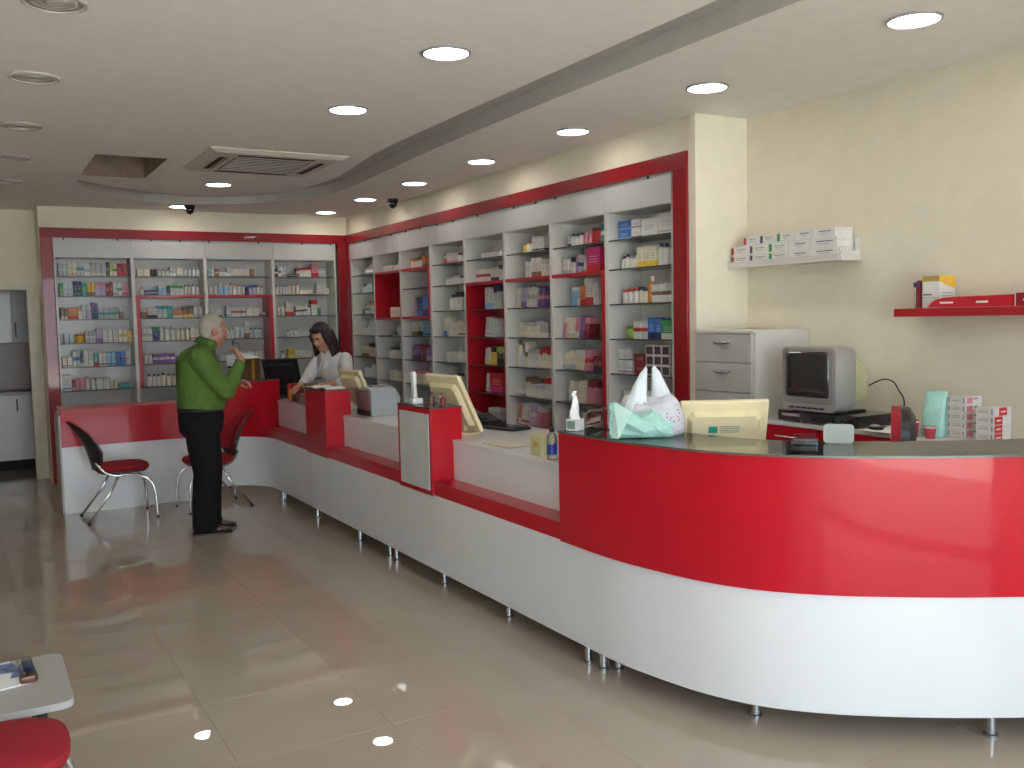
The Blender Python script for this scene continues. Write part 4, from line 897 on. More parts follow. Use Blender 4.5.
# small wares on the pedestal
for k, (x, y, cl, ac) in enumerate(((2.51, 5.30, 'brown', 'black'), (2.53, 5.20, 'grey', 'black'), (2.50, 5.12, 'darkred', 'brown'))):
    product('bottle', cl, ac, .035, .07, .035, (x, y, 1.0905), 0, 0, 'small %s bottle with %s cap beside the white handset' % (WORD.get(cl, cl), ac), 'small bottles beside the white handset')
# bottle and box at reception's left end
t = thing('water_bottle', 'small clear water bottle with blue label and dark cap by reception', 'bottle', (2.562, 3.985, .889))
B().lathe([(.026, .0005), (.028, .01), (.028, .10), (.024, .125), (.011, .145), (.011, .15)], (2.562, 3.985, .889), 20).build('bottle_body', M_clear, t, auto=True)
B().lathe([(.0288, .03), (.0288, .082)], (2.562, 3.985, .889), 20).build('blue_label', mat('blue_label', (.03, .06, .4), .4), t, auto=True)
B().lathe([(.013, .145), (.013, .168), (.011, .17)], (2.562, 3.985, .889), 16).build('cap', M_black, t, auto=True)
t = thing('yellow_leaflet_box', 'pale yellow leaflet box beside the blue-labelled bottle', 'box', (2.60, 4.15, .889))
B().bb(2.56, 2.64, 4.09, 4.20, .8895, 1.0, .002).build('carton_body', mat('pale_yellow_card', (.55, .52, .28), .6), t)
B().bb(2.559, 2.56, 4.12, 4.17, .94, .965).build('print', P_olive, t)
t = thing('leaflet_pile', 'thin pile of cream leaflets on the white worktop near the pedestal', 'leaflets', (2.66, 4.62, .889))
for q in range(3): B().box((2.67+.004*q, 4.62-.003*q, .8895+.0025*q+.001), (.20, .29, .002), rot=(0, 0, .05*q)).build('sheet', mat('cream_paper', (.62, .56, .48), .7), t)
# reception top: tissue box, leaflet holder, bags, signs
ZT = 1.0900
t = thing('tissue_box', 'white tissue box with a tall tissue pulled out, on reception', 'tissue box', (2.428, 3.575, ZT))
B().box((2.428, 3.575, ZT+.028), (.062, .062, .055), rot=(0, 0, .3), bev=.003).build('carton_body', M_white, t)
b = B(); rg = random.Random(11); R = []
for k in range(9):
    f = k/8; w = .026*(1-.75*f)+.004*rg.random(); o_ = rg.uniform(-.006, .006)
    R.append([(2.428+math.cos(a)*w*(1+rg.uniform(-.35, .35))+o_, 3.575+math.sin(a)*w*.6*(1+rg.uniform(-.35, .35)), ZT+.05+f*.135) for a in [2*math.pi*q/9 for q in range(9)]])
b.loft(R).build('tissue', mat('tissue_paper', (.9, .9, .9), .8), t)
B().box((2.398, 3.565, ZT+.028), (.002, .045, .035), rot=(0, 0, .3)).build('print', mat('green_grey_print', (.2, .3, .27), .5), t)
t = thing('leaflet_holder', 'clear plastic leaflet holder behind the white tissue box', 'holder', (2.6, 3.5, ZT))
pts = spline([(2.52, 3.60, ZT+.004), (2.53, 3.60, ZT+.07), (2.56, 3.56, ZT+.085), (2.66, 3.40, ZT+.07), (2.70, 3.32, ZT+.05)], 5)
b = B(); b.loft([[(p.x, p.y, p.z), (p.x+.12, p.y+.05, p.z), (p.x+.12, p.y+.05, p.z+.003), (p.x, p.y, p.z+.003)] for p in pts]); b.build('curved_sheet', M_clear, t, auto=True)
B().box((2.60, 3.46, ZT+.003), (.16, .24, .004), rot=(0, 0, rad(28))).build('base_sheet', M_clear, t)
B().box((2.58, 3.45, ZT+.045), (.002, .035, .035), rot=(0, .3, rad(28))).build('price_tag', mat('pale_blue_card', (.55, .68, .75), .5), t)
t.location += Vector((.03, .06, 0))
# shopping bag: body loft with two handles
M_bag = None
def bag_mat():
    m, N, L, p = nt('printed_carrier_bag')
    tc = N.new('ShaderNodeTexCoord'); vo = N.new('ShaderNodeTexVoronoi'); vo.inputs['Scale'].default_value = 75; L.new(tc.outputs['Object'], vo.inputs['Vector'])
    n = N.new('ShaderNodeTexNoise'); n.inputs['Scale'].default_value = 9; L.new(tc.outputs['Object'], n.inputs['Vector'])
    lt = N.new('ShaderNodeMath'); lt.operation = 'LESS_THAN'; lt.inputs[1].default_value = .30; L.new(vo.outputs['Distance'], lt.inputs[0])
    gt = N.new('ShaderNodeMath'); gt.operation = 'GREATER_THAN'; gt.inputs[1].default_value = .48; L.new(n.outputs['Fac'], gt.inputs[0])
    mu = N.new('ShaderNodeMath'); mu.operation = 'MULTIPLY'; L.new(lt.outputs[0], mu.inputs[0]); L.new(gt.outputs[0], mu.inputs[1])
    sp = N.new('ShaderNodeMix'); sp.data_type = 'RGBA'; sp.inputs[6].default_value = (.56, .56, .60, 1); sp.inputs[7].default_value = (.35, .06, .14, 1); L.new(mu.outputs[0], sp.inputs[0])
    L.new(sp.outputs[2], p.inputs['Base Color']); p.inputs['Roughness'].default_value = .35; p.inputs['Coat Weight'].default_value = .3
    n2 = N.new('ShaderNodeTexNoise'); n2.inputs['Scale'].default_value = 14; L.new(tc.outputs['Object'], n2.inputs['Vector'])
    bp = N.new('ShaderNodeBump'); bp.inputs['Strength'].default_value = .6; bp.inputs['Distance'].default_value = .03; L.new(n2.outputs['Fac'], bp.inputs['Height']); L.new(bp.outputs['Normal'], p.inputs['Normal'])
    return m
M_bag = bag_mat()
t = thing('carrier_bag', 'white patterned plastic carrier bag with two handles on reception counter', 'bag', (2.60, 3.235, ZT))
# bag plane direction: along the camera-facing diagonal
D1 = Vector((.86, -.5, 0)); D2 = Vector((.5, .86, 0)); O = Vector((2.600, 3.235, ZT))
def bp_(a, b_, z): q = O+D1*a+D2*b_; return (q.x, q.y, ZT+z)
rg = random.Random(4); R = []
prof = [(0.001, .150, .075), (.02, .158, .085), (.06, .150, .085), (.10, .140, .075), (.14, .128, .06), (.165, .115, .045), (.18, .10, .03)]
for z, w, dp in prof:
    ring = []
    for k in range(28):
        a = 2*math.pi*k/28; wob = 1+.05*math.sin(5*a+z*30)+rg.uniform(-.03, .03)
        dip = -.03*math.exp(-((math.cos(a))/.5)**2) if z > .15 else 0
        ring.append(bp_(math.copysign(abs(math.cos(a))**.7, math.cos(a))*w*wob, math.sin(a)*dp*wob, max(.0008, z+dip)))
    R.append(ring)
B().loft(R).build('bag_body', M_bag, t, smooth=True)
for (la, lb_, ra, rb, sb) in ((-.135, -.030, -.018, -.014, -.03), (.004, .012, .128, .034, .015)):
    b = B(); R = []
    for k in range(11):
        f = k/10; g = f**1.35
        l_ = la+(lb_-la)*g; r_ = ra+(rb-ra)*g; z = .07+.235*f; th = .020*(1-f)+.004
        n_ = 16; ring = []
        for q in range(n_):
            a = 2*math.pi*q/n_; cc = (l_+r_)/2; ww = (r_-l_)/2
            ring.append(bp_(cc+ww*math.cos(a), sb+th*math.sin(a)+.012*math.sin(9*math.cos(a)+6*f)*(1-f), z-(.012 if f == 1 and abs(math.cos(a)) > .5 else 0)))
        R.append(ring)
    b.loft(R).build('handle', mat('white_bag_film', (.56, .58, .59), .35, coat=.2, bump=.6, bscale=18), t, smooth=True)
M_gbag = mat('pale_green_bag', (.36, .60, .52), .55, noise=.10, scale=9, bump=.8, bscale=16)
t = thing('green_bag', 'crumpled pale green paper bag leaning against the carrier bag', 'bag', (2.500, 3.165, ZT))
O = Vector((2.500, 3.165, ZT)); R = []; rg = random.Random(9)
for a, zt_, dp in ((-.125, .150, .012), (-.10, .155, .03), (-.05, .125, .045), (0., .105, .05), (.04, .13, .04), (.065, .10, .04), (.09, .075, .03), (.115, .07, .01)):
    ring = []
    for k in range(16):
        q = 2*math.pi*k/16
        ring.append(bp_(1.12*a+rg.uniform(-.006, .006), math.cos(q)*dp*(1+rg.uniform(-.2, .2)), max(.0008, zt_*(.5+.5*math.sin(q))*(1+rg.uniform(-.06, .06)))))
    R.append(ring)
B().loft(R).build('bag_body', M_gbag, t)
b = B(); b.loft([[bp_(-.135, -.02, .006), bp_(-.11, -.05, .004), bp_(-.05, -.055, .12), bp_(-.125, -.02, .158)], [bp_(-.133, -.016, .006), bp_(-.108, -.046, .004), bp_(-.048, -.051, .12), bp_(-.123, -.016, .158)]]); b.build('folded_flap', mat('pale_green_bag_light', (.48, .68, .61), .55, noise=.06), t)
# price plate and card holder on the reception top
t = thing('sign_plate', 'rounded grey plastic plate standing on reception glass', 'sign', (2.98, 2.52, ZT))
Rp = rrect(-.058, .058, .0, .075, .015, 0)
def pl(p, x): q = Vector((2.99, 2.53, ZT))+Vector((.60, -.80, 0))*p[1]+Vector((.80, .60, 0))*(x+p[2]*.25); return (q.x, q.y, ZT+.0008+p[2])
B().loft([[pl(p, 0) for p in Rp], [pl(p, .004) for p in Rp]]).build('plate', mat('grey_green_plate', (.36, .38, .35), .45), t)
B().box((3.03, 2.55, ZT+.004), (.03, .09, .006), rot=(0, 0, rad(37)), bev=.002).build('plate_foot', M_grey, t)
t = thing('card_holder', 'clear card holder on reception glass beside the grey plate', 'holder', (2.90, 2.58, ZT))
B().box((2.875, 2.60, ZT+.012), (.10, .055, .022), rot=(0, 0, rad(-50)), bev=.003).build('tray', M_clear, t)
B().box((2.875, 2.60, ZT+.027), (.085, .005, .03), rot=(.3, 0, rad(-50))).build('card_rest', M_clear, t)

# ------------------------------------------------------------------ kitchen seen through the doorway
t = thing('kitchen_base_unit', 'white kitchen base cupboards seen through the doorway', 'cupboard', (.3, 12.2, 0))
for k in range(3):
    x0_ = .475-.45*(k)
    dr = B().bb(x0_-.445, x0_, 11.98, 12.0, .12, .86, .003).build('door', M_wmel, t)
    B().bb(x0_-.03, x0_-.015, 11.965, 11.98, .68, .82).build('handle', M_black, dr)
B().bb(.477, 1.3, 11.98, 12.0, .12, .86, .003).build('door', M_wmel, t)
B().bb(-.9, 1.3, 12.0, 12.55, .12, .86).build('carcass', M_wmel, t); B().bb(-.9, 1.3, 12.03, 12.5, 0, .12).build('plinth', M_dark, t)
B().bb(-.92, 1.32, 11.96, 12.56, .86, .90, .003).build('worktop', mat('brown_stone_top', (.35, .28, .22), .3), t)
wl = B().bb(-.95, 1.35, 12.57, 12.63, 0, 2.6); struct(wl.build('wall_splashback', mat('brown_splashback', (.33, .25, .20), .35, noise=.1)))
t = thing('kitchen_wall_unit', 'white kitchen wall cupboards seen through the doorway', 'cupboard', (.3, 12.4, 1.45))
for k in range(3):
    x0_ = .455-.45*k
    dr = B().bb(x0_-.445, x0_, 12.22, 12.24, 1.46, 2.2, .003).build('door', M_wmel, t)
    B().bb(x0_+.03-.0, x0_+.045, 12.205, 12.22, 1.52, 1.70).build('handle', M_black, dr) if k == 0 else None
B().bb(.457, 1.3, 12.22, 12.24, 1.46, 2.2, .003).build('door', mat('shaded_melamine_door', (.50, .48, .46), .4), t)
B().bb(-.9, 1.3, 12.24, 12.56, 1.46, 2.2).build('carcass', M_wmel, t)

# ------------------------------------------------------------------ chairs (front towards local +X)
def make_chair(label):
    t = thing('visitor_chair', label, 'chair', (0, 0, 0))
    # seat cushion: rounded plan, domed
    def plan(s, z):
        pts = []
        for k in range(28):
            a = 2*math.pi*k/28; ca, sa = math.cos(a), math.sin(a)
            pts.append((.03+.215*s*math.copysign(abs(ca)**.65, ca), .205*s*math.copysign(abs(sa)**.65, sa), z))
        return pts
    B().loft([plan(.86, .408), plan(.97, .415), plan(1., .435), plan(.97, .452), plan(.85, .464), plan(.5, .471), plan(.1, .473)]).build('seat', M_redfab, t, auto=True)
    B().loft([plan(.80, .392), plan(.90, .398), plan(.90, .408)]).build('seat_shell', M_black, t, auto=True)
    # backrest: curved shell, pointed top
    def bring(z, w, x, th):
        n = 10; out = []
        for k in range(n+1):
            y = -w+2*w*k/n; out.append((x+.45*(y*y)/.2*1.0, y, z))
        for k in range(n, -1, -1):
            y = -w+2*w*k/n; out.append((x+.45*(y*y)/.2+th, y, z))
        return out
    prof = [(.43, .10, -.20), (.50, .165, -.215), (.58, .195, -.235), (.66, .19, -.265), (.74, .165, -.305), (.80, .12, -.345), (.835, .07, -.375), (.845, .03, -.385)]
    B().loft([bring(z, w, x, .012) for z, w, x in prof]).build('backrest_shell', M_black, t, auto=True)
    B().loft([bring(z, w*.93, x+.0125, .016) for z, w, x in prof[1:]]).build('backrest_pad', M_redfab, t, auto=True)
    r_ = .011
    for s in (-1, 1):
        y = .19*s
        # front leg: from backrest base along the seat then curving down
        B().tube(spline([(-.19, y*.75, .50), (-.13, y*.9, .42), (-.04, y, .385), (.06, y, .385), (.15, y, .365), (.225, y*1.05, .31), (.255, y*1.1, .22), (.262, y*1.13, .10), (.265, y*1.15, .014)], 5), r_).build('front_leg', M_chrome, t, smooth=True)
        B().tube([(-.02, y*.93, .388), (-.10, y*1.0, .24), (-.27, y*1.16, .014)], r_).build('rear_leg', M_chrome, t, smooth=True)
        B().cyl((.265, y*1.15, .0006), (.265, y*1.15, .016), .013).build('rubber_foot', M_black, t); B().cyl((-.27, y*1.16, .0006), (-.27, y*1.16, .018), .013).build('rubber_foot', M_black, t)
    B().tube([(-.02, -.18, .388), (-.02, .18, .388)], r_).build('cross_bar', M_chrome, t, smooth=True)
    return t
ch = make_chair('red-seated chrome chair facing away from the kitchen doorway, before red counter')
bpy.context.view_layer.update()
c2 = copy_tree(ch); c2['label'] = 'red-seated chrome chair standing behind the man in green'
c3 = copy_tree(ch); c3['label'] = 'red fabric chair pulled up beside the low grey table'
ch.location = (1.045, 8.46, 0); ch.rotation_euler = (0, 0, rad(2))
c2.location = (1.82, 8.42, 0); c2.rotation_euler = (0, 0, rad(184))
c3.location = (-.05, 2.905, 0); c3.rotation_euler = (0, 0, rad(-3))
# low table with magazines
t = thing('low_table', 'low pale grey table with rounded corners and dark legs', 'table', (-.2, 3.42, 0))
def rr2(x0, x1, y0, y1, r): return [(p[1], p[2]) for p in rrect(x0, x1, y0, y1, r, 0)]
b = B(); b.prism(rr2(-.62, .232, 3.165, 3.67, .04), .427, .450); b.build('table_top', mat('pale_grey_laminate', (.42, .41, .40), .35, noise=.02), t, auto=True)
for (x, y) in ((.14, 3.24), (.14, 3.60), (-.53, 3.24), (-.53, 3.60)):
    B().cyl((x, y, .0006), (x, y, .427), .016).build('leg', M_black, t, auto=True)
t = thing('magazine', 'blue and white magazine on the low grey table', 'magazine', (.0, 3.5, .451))
B().box((.005, 3.50, .4545), (.19, .26, .006), rot=(0, 0, .25)).build('pages', M_paper, t)
B().box((.02, 3.53, .4582), (.15, .16, .001), rot=(0, 0, .25)).build('cover_picture', mat('blue_picture', (.12, .18, .38), .4, noise=.9, scale=25), t)
B().box((-.02, 3.45, .4590), (.16, .15, .0015), rot=(0, 0, -.15)).build('leaf', M_paper, t)
t = thing('clear_case', 'small clear plastic case with brown end beside the magazine', 'case', (.10, 3.47, .451))
B().box((.115, 3.50, .466), (.045, .21, .028), rot=(0, 0, .05), bev=.008).build('case_body', M_clear, t)
B().box((.112, 3.41, .466), (.05, .05, .026), rot=(0, 0, .05), bev=.008).build('brown_end', mat('brown_plastic', (.14, .05, .03), .2, coat=.4), t)
B().box((.118, 3.54, .466), (.03, .08, .012), rot=(0, 0, .05), bev=.003).build('contents', P_blue, t)

# ------------------------------------------------------------------ people
def remeshed(b, name, m, parent, voxel, smooth_it=6):
    """fuse overlapping closed shapes into one continuous surface"""
    me = bpy.data.meshes.new(name); b.bm.to_mesh(me); b.bm.free()
    tmp = bpy.data.objects.new('tmp', me); C.objects.link(tmp)
    md = tmp.modifiers.new('r', 'REMESH'); md.mode = 'VOXEL'; md.voxel_size = voxel
    ms = tmp.modifiers.new('s', 'SMOOTH'); ms.factor = .5; ms.iterations = smooth_it
    dg = bpy.context.evaluated_depsgraph_get(); dg.update()
    out = bpy.data.meshes.new_from_object(tmp.evaluated_get(dg)); out.name = name
    bpy.data.objects.remove(tmp); bpy.data.meshes.remove(me)
    out.materials.clear(); out.materials.append(m)
    for f in out.polygons: f.use_smooth = True
    o = bpy.data.objects.new(name, out); C.objects.link(o); o.parent = parent; return o
def ell(c, rx, ry, z=None, tilt=0., n=24, p=1.):
    """horizontal ellipse ring round c, optionally pitched about the y axis"""
    out = []
    for k in range(n):
        a = 2*math.pi*k/n; ca, sa = math.cos(a), math.sin(a)
        x = math.copysign(abs(ca)**p, ca)*rx; y = math.copysign(abs(sa)**p, sa)*ry
        out.append((c[0]+x*math.cos(tilt), c[1]+y, c[2]-x*math.sin(tilt)))
    return out
def chain(b, pts):
    for (p, r), (q, s) in zip(pts, pts[1:]): b.caps(p, r, q, s)
def head_shapes(b, H):
    """skull, jaw, nose, ears, chin, brow through the head matrix H (x forward, y left, z up)"""
    s = B()
    s.sph((-.012, 0, .030), (.098, .077, .092)); s.sph((.022, 0, -.040), (.068, .058, .078)); s.sph((.062, 0, -.093), (.026, .030, .022))
    s.caps((.080, 0, .020), .011, (.100, 0, -.020), .015); s.sph((.094, 0, -.026), (.016, .019, .011))
    s.caps((.074, -.035, .032), .015, (.074, .035, .032), .015)
    s.sph((.05, .042, -.02), (.032, .024, .03)); s.sph((.05, -.042, -.02), (.032, .024, .03))
    for y in (-1, 1): s.sph((-.012, y*.078, -.008), (.020, .010, .033), rot=(0, .2, 0))
    s.caps((.080, -.018, -.058), .009, (.080, .018, -.058), .009)
    s.bm.transform(H); me = bpy.data.meshes.new('t'); s.bm.to_mesh(me); s.bm.free(); b.bm.from_mesh(me); bpy.data.meshes.remove(me)
def face_parts(H, root, iris, brow_m):
    for y in (-.031, .031):
        e = B().sph((.0755, y, .010), (.010, .0125, .0065)); e.bm.transform(H); eo = e.build('eye', mat('eye_white', (.34, .28, .25), .4), None, smooth=True); eo.parent = root
        e = B().sph((.0835, y, .009), (.0035, .0055, .0055)); e.bm.transform(H); io = e.build('iris', iris, None, smooth=True); io.parent = eo
        e = B().tube([(.083, y-.018, .030), (.089, y, .036), (.083, y+.018, .030)], .0045); e.bm.transform(H); bo = e.build('eyebrow', brow_m, None, smooth=True); bo.parent = root
    e = B().sph((.087, 0, -.058), (.007, .024, .0075)); e.bm.transform(H); lo = e.build('lips', mat('lip_skin', (.42, .14, .12), .5), None, smooth=True); lo.parent = root
def hand_shapes(b, wrist, d, n, curl=.5, spread=1., left=True, sc=1.):
    """palm and five fingers: d = direction of the fingers, n = palm normal"""
    wrist, d, n = Vector(wrist), Vector(d).normalized(), Vector(n).normalized(); n = (n-d*n.dot(d)).normalized()
    s = d.cross(n)*(1 if left else -1)          # towards the thumb
    P = lambda a, c, e: wrist+(d*a+s*c+n*e)*sc
    b.caps(P(-.02, 0, 0), .027*sc, P(.02, 0, 0), .026*sc)
    for c in (-.028, -.010, .010, .028): b.caps(P(.015, c*.7, 0), .015*sc, P(.075, c, 0), .0125*sc)
    for c, L in ((.030, .068), (.010, .078), (-.010, .072), (-.029, .056)):
        p = P(.078, c*spread, 0); a = 0; rr = .0095*sc
        for seg, fr in enumerate((.42, .32, .26)):
            a += curl*(.8, 1.1, .8)[seg]
            q = p+(d*math.cos(a)+n*math.sin(a))*L*fr*sc
            b.caps(p, rr, q, rr*.93, 10); p = q; rr *= .93
    p0 = P(.012, .024, .006); p1 = P(.040, .050, .016); p2 = P(.066, .054, .028+.01*curl); p3 = P(.088, .044, .036+.012*curl)
    b.caps(p0, .015*sc, p1, .0125*sc, 10); b.caps(p1, .0118*sc, p2, .0108*sc, 10); b.caps(p2, .0105*sc, p3, .0095*sc, 10)
M_skin = mat('weathered_skin', (.46, .22, .14), .5, noise=.10, scale=30); M_skinw = mat('tan_skin', (.50, .25, .15), .5, noise=.08, scale=30)
# --- man in green, standing, one hand raised to his mouth
man = thing('person', 'man in green shirt and dark trousers standing at the counter', 'person', (0, 0, 0))
HM = Matrix.Translation((.125, 0, 1.570)) @ Matrix.Rotation(rad(10), 4, 'Z') @ Matrix.Rotation(rad(12), 4, 'Y')
b = B(); head_shapes(b, HM)
b.caps((.065, 0, 1.40), .062, (.10, 0, 1.50), .055)
b.loft([ell((0, 0, .90), .11, .13), ell((.01, 0, 1.1), .12, .13), ell((.01, 0, 1.3), .10, .14), ell((.04, 0, 1.42), .06, .09)])
RW_, LW_ = (.295, -.130, 1.325), (.290, .17, 1.155)
chain(b, [((.02, -.19, 1.37), .045), ((.165, -.245, 1.115), .040), (RW_, .029)])
chain(b, [((.02, .19, 1.37), .045), ((.10, .27, 1.13), .040), (LW_, .029)])
for s_, kx in ((-1, 0.0), (1, .05)): chain(b, [((0, s_*.09, .90), .075), ((kx+.02, s_*.10, .50), .05), ((kx-.03, s_*.10, .07), .04)])
hand_shapes(b, (.300, -.122, 1.345), (-.25, .30, 1), (-.9, .45, 0), .75, left=False)
hand_shapes(b, LW_, (1, -.35, .05), (.2, -.4, -1), .55, left=True)
remeshed(b, 'body', M_skin, man, .0055, 3)
# shirt
M_shirt = mat('green_shirt_cloth', (.088, .170, .026), .85, noise=.14, scale=14, bump=.5, bscale=22)
b = B()
b.loft([ell((.0, 0, .955), .150, .175, p=.85), ell((.005, 0, .965), .172, .190, p=.85), ell((.012, 0, 1.03), .188, .200, p=.85), ell((.022, 0, 1.12), .192, .205, p=.85), ell((.006, 0, 1.24), .176, .205, p=.85), ell((-.012, 0, 1.34), .158, .205), ell((0., 0, 1.41), .128, .180), ell((.035, 0, 1.455), .088, .115), ell((.062, 0, 1.475), .070, .078)])
for pts in ([((-.005, -.175, 1.37), .088), ((.075, -.235, 1.24), .078), ((.165, -.250, 1.115), .068), ((.235, -.190, 1.215), .058), ((.285, -.142, 1.300), .046)],
            [((-.005, .175, 1.37), .088), ((.05, .245, 1.24), .076), ((.10, .272, 1.13), .066), ((.19, .225, 1.135), .056), ((.265, .183, 1.150), .045)]): chain(b, pts)
sh = remeshed(b, 'shirt', M_shirt, man, .008, 5)
b = B(); R = []
for (cx, cz, rx, ry) in ((.060, 1.462, .078, .084), (.072, 1.490, .074, .078), (.078, 1.512, .073, .076), (.072, 1.498, .082, .086), (.056, 1.462, .090, .096)): R.append(ell((cx, 0, cz), rx, ry, tilt=.30))
co = B().loft(R); o = co.build('collar', M_shirt, None, smooth=True); o.parent = sh
# trousers, belt, shoes
M_trs = mat('dark_trouser_cloth', (.011, .009, .009), .9, noise=.15, scale=20, spec=.2)
b = B(); b.loft([ell((0, 0, .972), .165, .180, p=.85), ell((0, 0, .90), .172, .190, p=.85), ell((-.005, 0, .80), .160, .185, p=.85), ell((0, 0, .74), .12, .16)])
for s_, kx in ((-1, 0.0), (1, .06)):
    b.loft([ell((kx*.2-.005, s_*.085, .86), .135, .095), ell((kx*.5, s_*.095, .68), .122, .095), ell((kx*.8+.012, s_*.10, .48), .098, .084), ell((kx-.012, s_*.10, .28), .092, .078), ell((kx-.018, s_*.10, .10), .092, .074), ell((kx-.010, s_*.10, .035), .098, .072)])
remeshed(b, 'trousers', M_trs, man, .008, 4)
o = B().loft([ell((0, 0, .955), .168, .184, p=.85), ell((0, 0, .958), .176, .192, p=.85), ell((0, 0, .985), .176, .192, p=.85), ell((0, 0, .988), .168, .184, p=.85)]).build('belt', M_black, None, smooth=True); o.parent = man
M_shoe = mat('brown_shoe_leather', (.055, .022, .015), .35, coat=.2)
for s_, kx in ((-1, 0.0), (1, .06)):
    b = B(); R = []
    for x, w, h in ((-.105, .028, .05), (-.09, .036, .075), (-.03, .036, .085), (.03, .038, .075), (.08, .045, .055), (.13, .046, .042), (.165, .034, .032), (.182, .012, .022)):
        R.append([(kx+x, s_*.10+w*math.cos(a), .0125+max(0, h*.5*(1+math.sin(a)))) for a in [2*math.pi*k/14 for k in range(14)]])
    so_ = b.loft(R).build('shoe', M_shoe, None, smooth=True); so_.parent = man
    b = B(); b.prism([(kx+x, s_*.10+y) for x, y in ((-.108, -.028), (-.05, -.038), (.03, -.038), (.10, -.048), (.15, -.042), (.185, -.012), (.185, .012), (.15, .042), (.10, .048), (.03, .038), (-.05, .038), (-.108, .028))], .0008, .0135)
    q = b.build('sole', M_black, None); q.parent = so_
# hair: grey-white, thin on top
M_ghair = mat('grey_white_hair', (.40, .36, .30), .8, noise=.12, scale=25, bump=.2, bscale=140)
b = B(); b.sph((-.030, 0, .046), (.092, .083, .088)); b.sph((-.062, 0, .0), (.058, .072, .070)); b.sph((-.05, 0, -.045), (.05, .058, .04))
b.sph((.015, .066, .010), (.030, .014, .030)); b.sph((.015, -.066, .010), (.030, .014, .030))
b.bm.transform(HM); remeshed(b, 'hair', M_ghair, man, .006, 3)
face_parts(HM, man, mat('dark_iris', (.05, .03, .02), .2), M_ghair)
man.location = (1.535, 7.42, 0); man.rotation_euler = (0, 0, rad(-6))
def in_man(v): return Matrix.Rotation(rad(-6), 4, 'Z') @ Vector(v)+Vector((1.535, 7.42, 0))
# eyeglasses in his raised hand
t = thing('eyeglasses', 'dark-rimmed eyeglasses held up to the mouth of the man', 'eyeglasses', (0, 0, 0))
def mtube(pts, r, name, m, par):
    o = B().tube([in_man(p) for p in pts], r, 8).build(name, m, None, smooth=True); o.parent = par; return o
gl = [(.262, -.045+.024*math.cos(a), 1.475+.019*math.sin(a)) for a in [2*math.pi*k/14 for k in range(15)]]
mtube(gl, .0022, 'rim', M_black, t); mtube([(p[0], p[1]+.058, p[2]) for p in gl], .0022, 'rim', M_black, t)
mtube([(.262, -.021, 1.480), (.262, -.011, 1.480)], .002, 'bridge', M_black, t)
mtube(spline([(.262, -.069, 1.478), (.278, -.080, 1.475), (.300, -.086, 1.45), (.298, -.090, 1.40), (.285, -.09, 1.38)], 5), .0025, 'temple', M_black, t)
mtube(spline([(.262, .037, 1.478), (.27, .040, 1.46), (.275, .03, 1.42)], 5), .0025, 'temple', M_black, t)
# striped leaflet in his other hand
t = thing('striped_leaflet', 'white leaflet with black stripes held before the green shirt', 'leaflet', (0, 0, 0))
def mbox(c, d, rot, name, m, par):
    b = B(); b.box((0, 0, 0), d, rot); b.bm.transform(Matrix.Translation(in_man(c)) @ Matrix.Rotation(rad(-6), 4, 'Z')); o = b.build(name, m); o.parent = par
mbox((.258, .10, 1.275), (.003, .075, .20), (0, -.12, .9), 'sheet', M_paper, t)
for q in range(3): mbox((.254-.005*(q-1), .10+.003*(q-1), 1.315+.035*(q-1)), (.0060, .070, .014), (0, -.12, .9), 'stripe', M_black, t)

# --- woman in a white coat behind the counter, looking down
wom = thing('person', 'woman in white coat with dark hair bending over the counter', 'person', (0, 0, 0))
HWm = Matrix.Translation((.215, .0, 1.485)) @ Matrix.Rotation(rad(6), 4, 'Z') @ Matrix.Rotation(rad(30), 4, 'Y') @ Matrix.Diagonal((.93, .93, .96, 1))
b = B(); head_shapes(b, HWm)
b.caps((.10, 0, 1.31), .050, (.185, 0, 1.42), .045)
b.loft([ell((-.02, 0, .86), .10, .13), ell((.0, 0, 1.0), .085, .11), ell((.06, 0, 1.2), .09, .12), ell((.10, 0, 1.31), .06, .11)])
WL, WR = (.34, .10, 1.055), (.37, -.12, 1.06)
chain(b, [((.09, .165, 1.285), .040), ((.145, .235, 1.085), .036), (WL, .025)])
chain(b, [((.09, -.165, 1.285), .040), ((.18, -.235, 1.095), .036), (WR, .025)])
for s_ in (-1, 1): chain(b, [((-.02, s_*.08, .86), .08), ((-.01, s_*.08, .48), .055), ((-.03, s_*.08, .05), .04)]); b.caps((-.03, s_*.08, .035), .033, (.10, s_*.085, .03), .028)
hand_shapes(b, WL, (.8, -.5, -.12), (0, -.3, -1), .45, left=True, sc=.9); hand_shapes(b, WR, (.9, .3, -.1), (0, .3, -1), .45, left=False, sc=.9)
remeshed(b, 'body', M_skinw, wom, .0055, 3)
M_coat = mat('white_coat_cloth', (.66, .64, .62), .85, noise=.05, scale=12, bump=.5, bscale=20)
b = B(); b.loft([ell((-.02, 0, .62), .13, .175), ell((-.02, 0, .75), .14, .18), ell((-.015, 0, .90), .135, .175), ell((.0, 0, 1.02), .115, .155), ell((.045, 0, 1.15), .125, .165), ell((.075, 0, 1.25), .115, .175), ell((.09, 0, 1.315), .09, .150), ell((.115, 0, 1.355), .065, .085), ell((.13, 0, 1.372), .058, .062)])
chain(b, [((.075, .150, 1.275), .070), ((.115, .205, 1.17), .062), ((.145, .235, 1.085), .055), ((.20, .205, 1.075), .048)])
chain(b, [((.075, -.150, 1.275), .070), ((.14, -.205, 1.17), .062), ((.18, -.235, 1.095), .055), ((.315, -.150, 1.065), .042)])
ct = remeshed(b, 'coat', M_coat, wom, .008, 4)
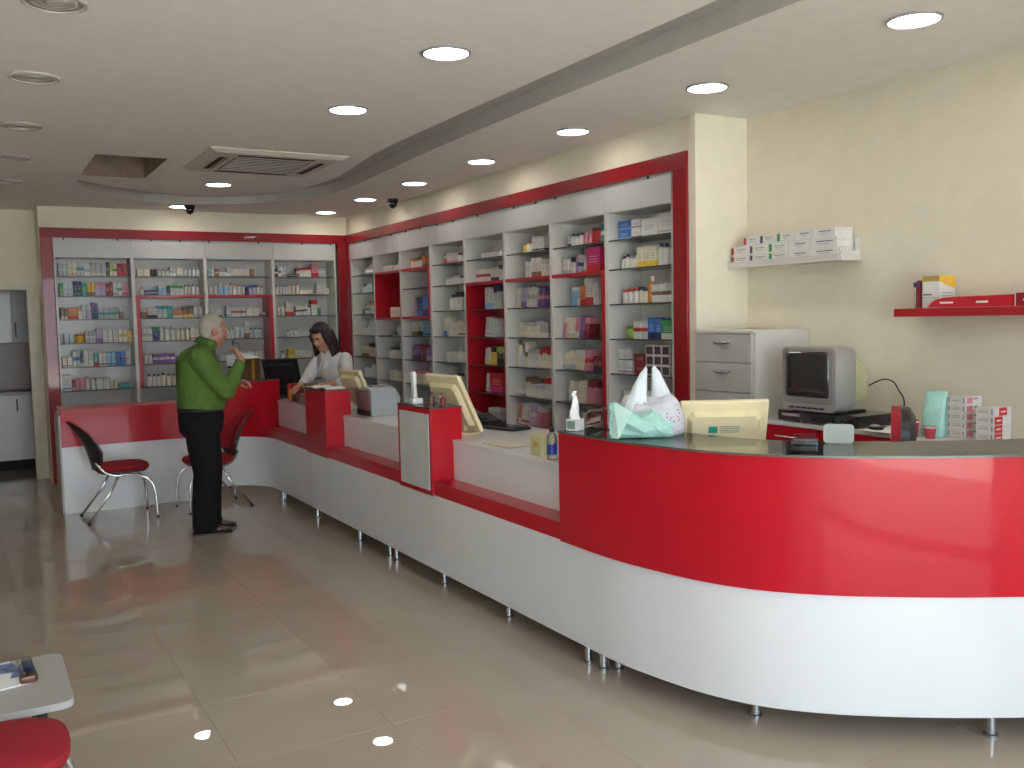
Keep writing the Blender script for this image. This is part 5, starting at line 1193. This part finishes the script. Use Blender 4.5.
for s_ in (-1, 1):
    o = B().loft([[(.135+.02*k, s_*(.058-.006*k), 1.372-.055*k), (.150+.024*k, s_*(.02+.002*k), 1.352-.055*k), (.157+.024*k, s_*(.02+.002*k), 1.352-.055*k), (.143+.02*k, s_*(.060-.006*k), 1.374-.055*k)] for k in range(4)]).build('lapel', M_coat, None); o.parent = ct
b = B()
for s_ in (-1, 1): b.loft([ell((-.02, s_*.08, .80), .09, .085), ell((-.01, s_*.08, .48), .07, .065), ell((-.03, s_*.08, .06), .065, .055)])
remeshed(b, 'trousers', M_trs, wom, .01, 3)
for s_ in (-1, 1):
    o = B().loft([[(x, s_*.083+w*math.cos(a), .001+h*.5*(1+math.sin(a))) for a in [2*math.pi*k/12 for k in range(12)]] for x, w, h in ((-.10, .026, .05), (-.04, .036, .075), (.04, .040, .07), (.10, .042, .055), (.14, .02, .03))]).build('shoe', M_paper, None, smooth=True); o.parent = wom
M_dhair = mat('dark_brown_hair', (.022, .010, .008), .5, noise=.3, scale=50, bump=.5, bscale=120)
b = B(); b.sph((-.030, 0, .045), (.098, .092, .095)); b.sph((-.05, 0, -.02), (.075, .088, .10)); b.sph((.035, 0, .100), (.055, .066, .030))
b.bm.transform(HWm)
for s_ in (-1, 1):
    for (x, y, w0) in ((.0, .088, .030), (-.035, .090, .034), (.035, .080, .022)):
        p0 = HWm @ Vector((x, s_*y, .03)); p1 = HWm @ Vector((x-.01, s_*(y+.012), -.07)); p2 = Vector((p1.x-.02, p1.y+s_*.014, p1.z-.10))
        b.caps(p0, w0, p1, w0); b.caps(p1, w0, p2, w0*.55)
for y in (-.05, 0, .05):
    p0 = HWm @ Vector((-.09, y, 0)); p1 = HWm @ Vector((-.085, y*1.2, -.08)); p2 = Vector((p1.x-.01, p1.y, p1.z-.09)); b.caps(p0, .035, p1, .035); b.caps(p1, .035, p2, .02)
remeshed(b, 'hair', M_dhair, wom, .006, 3)
face_parts(HWm, wom, mat('dark_iris', (.05, .03, .02), .2), M_dhair)
wom.location = (2.955, 8.22, 0); wom.rotation_euler = (0, 0, rad(206))
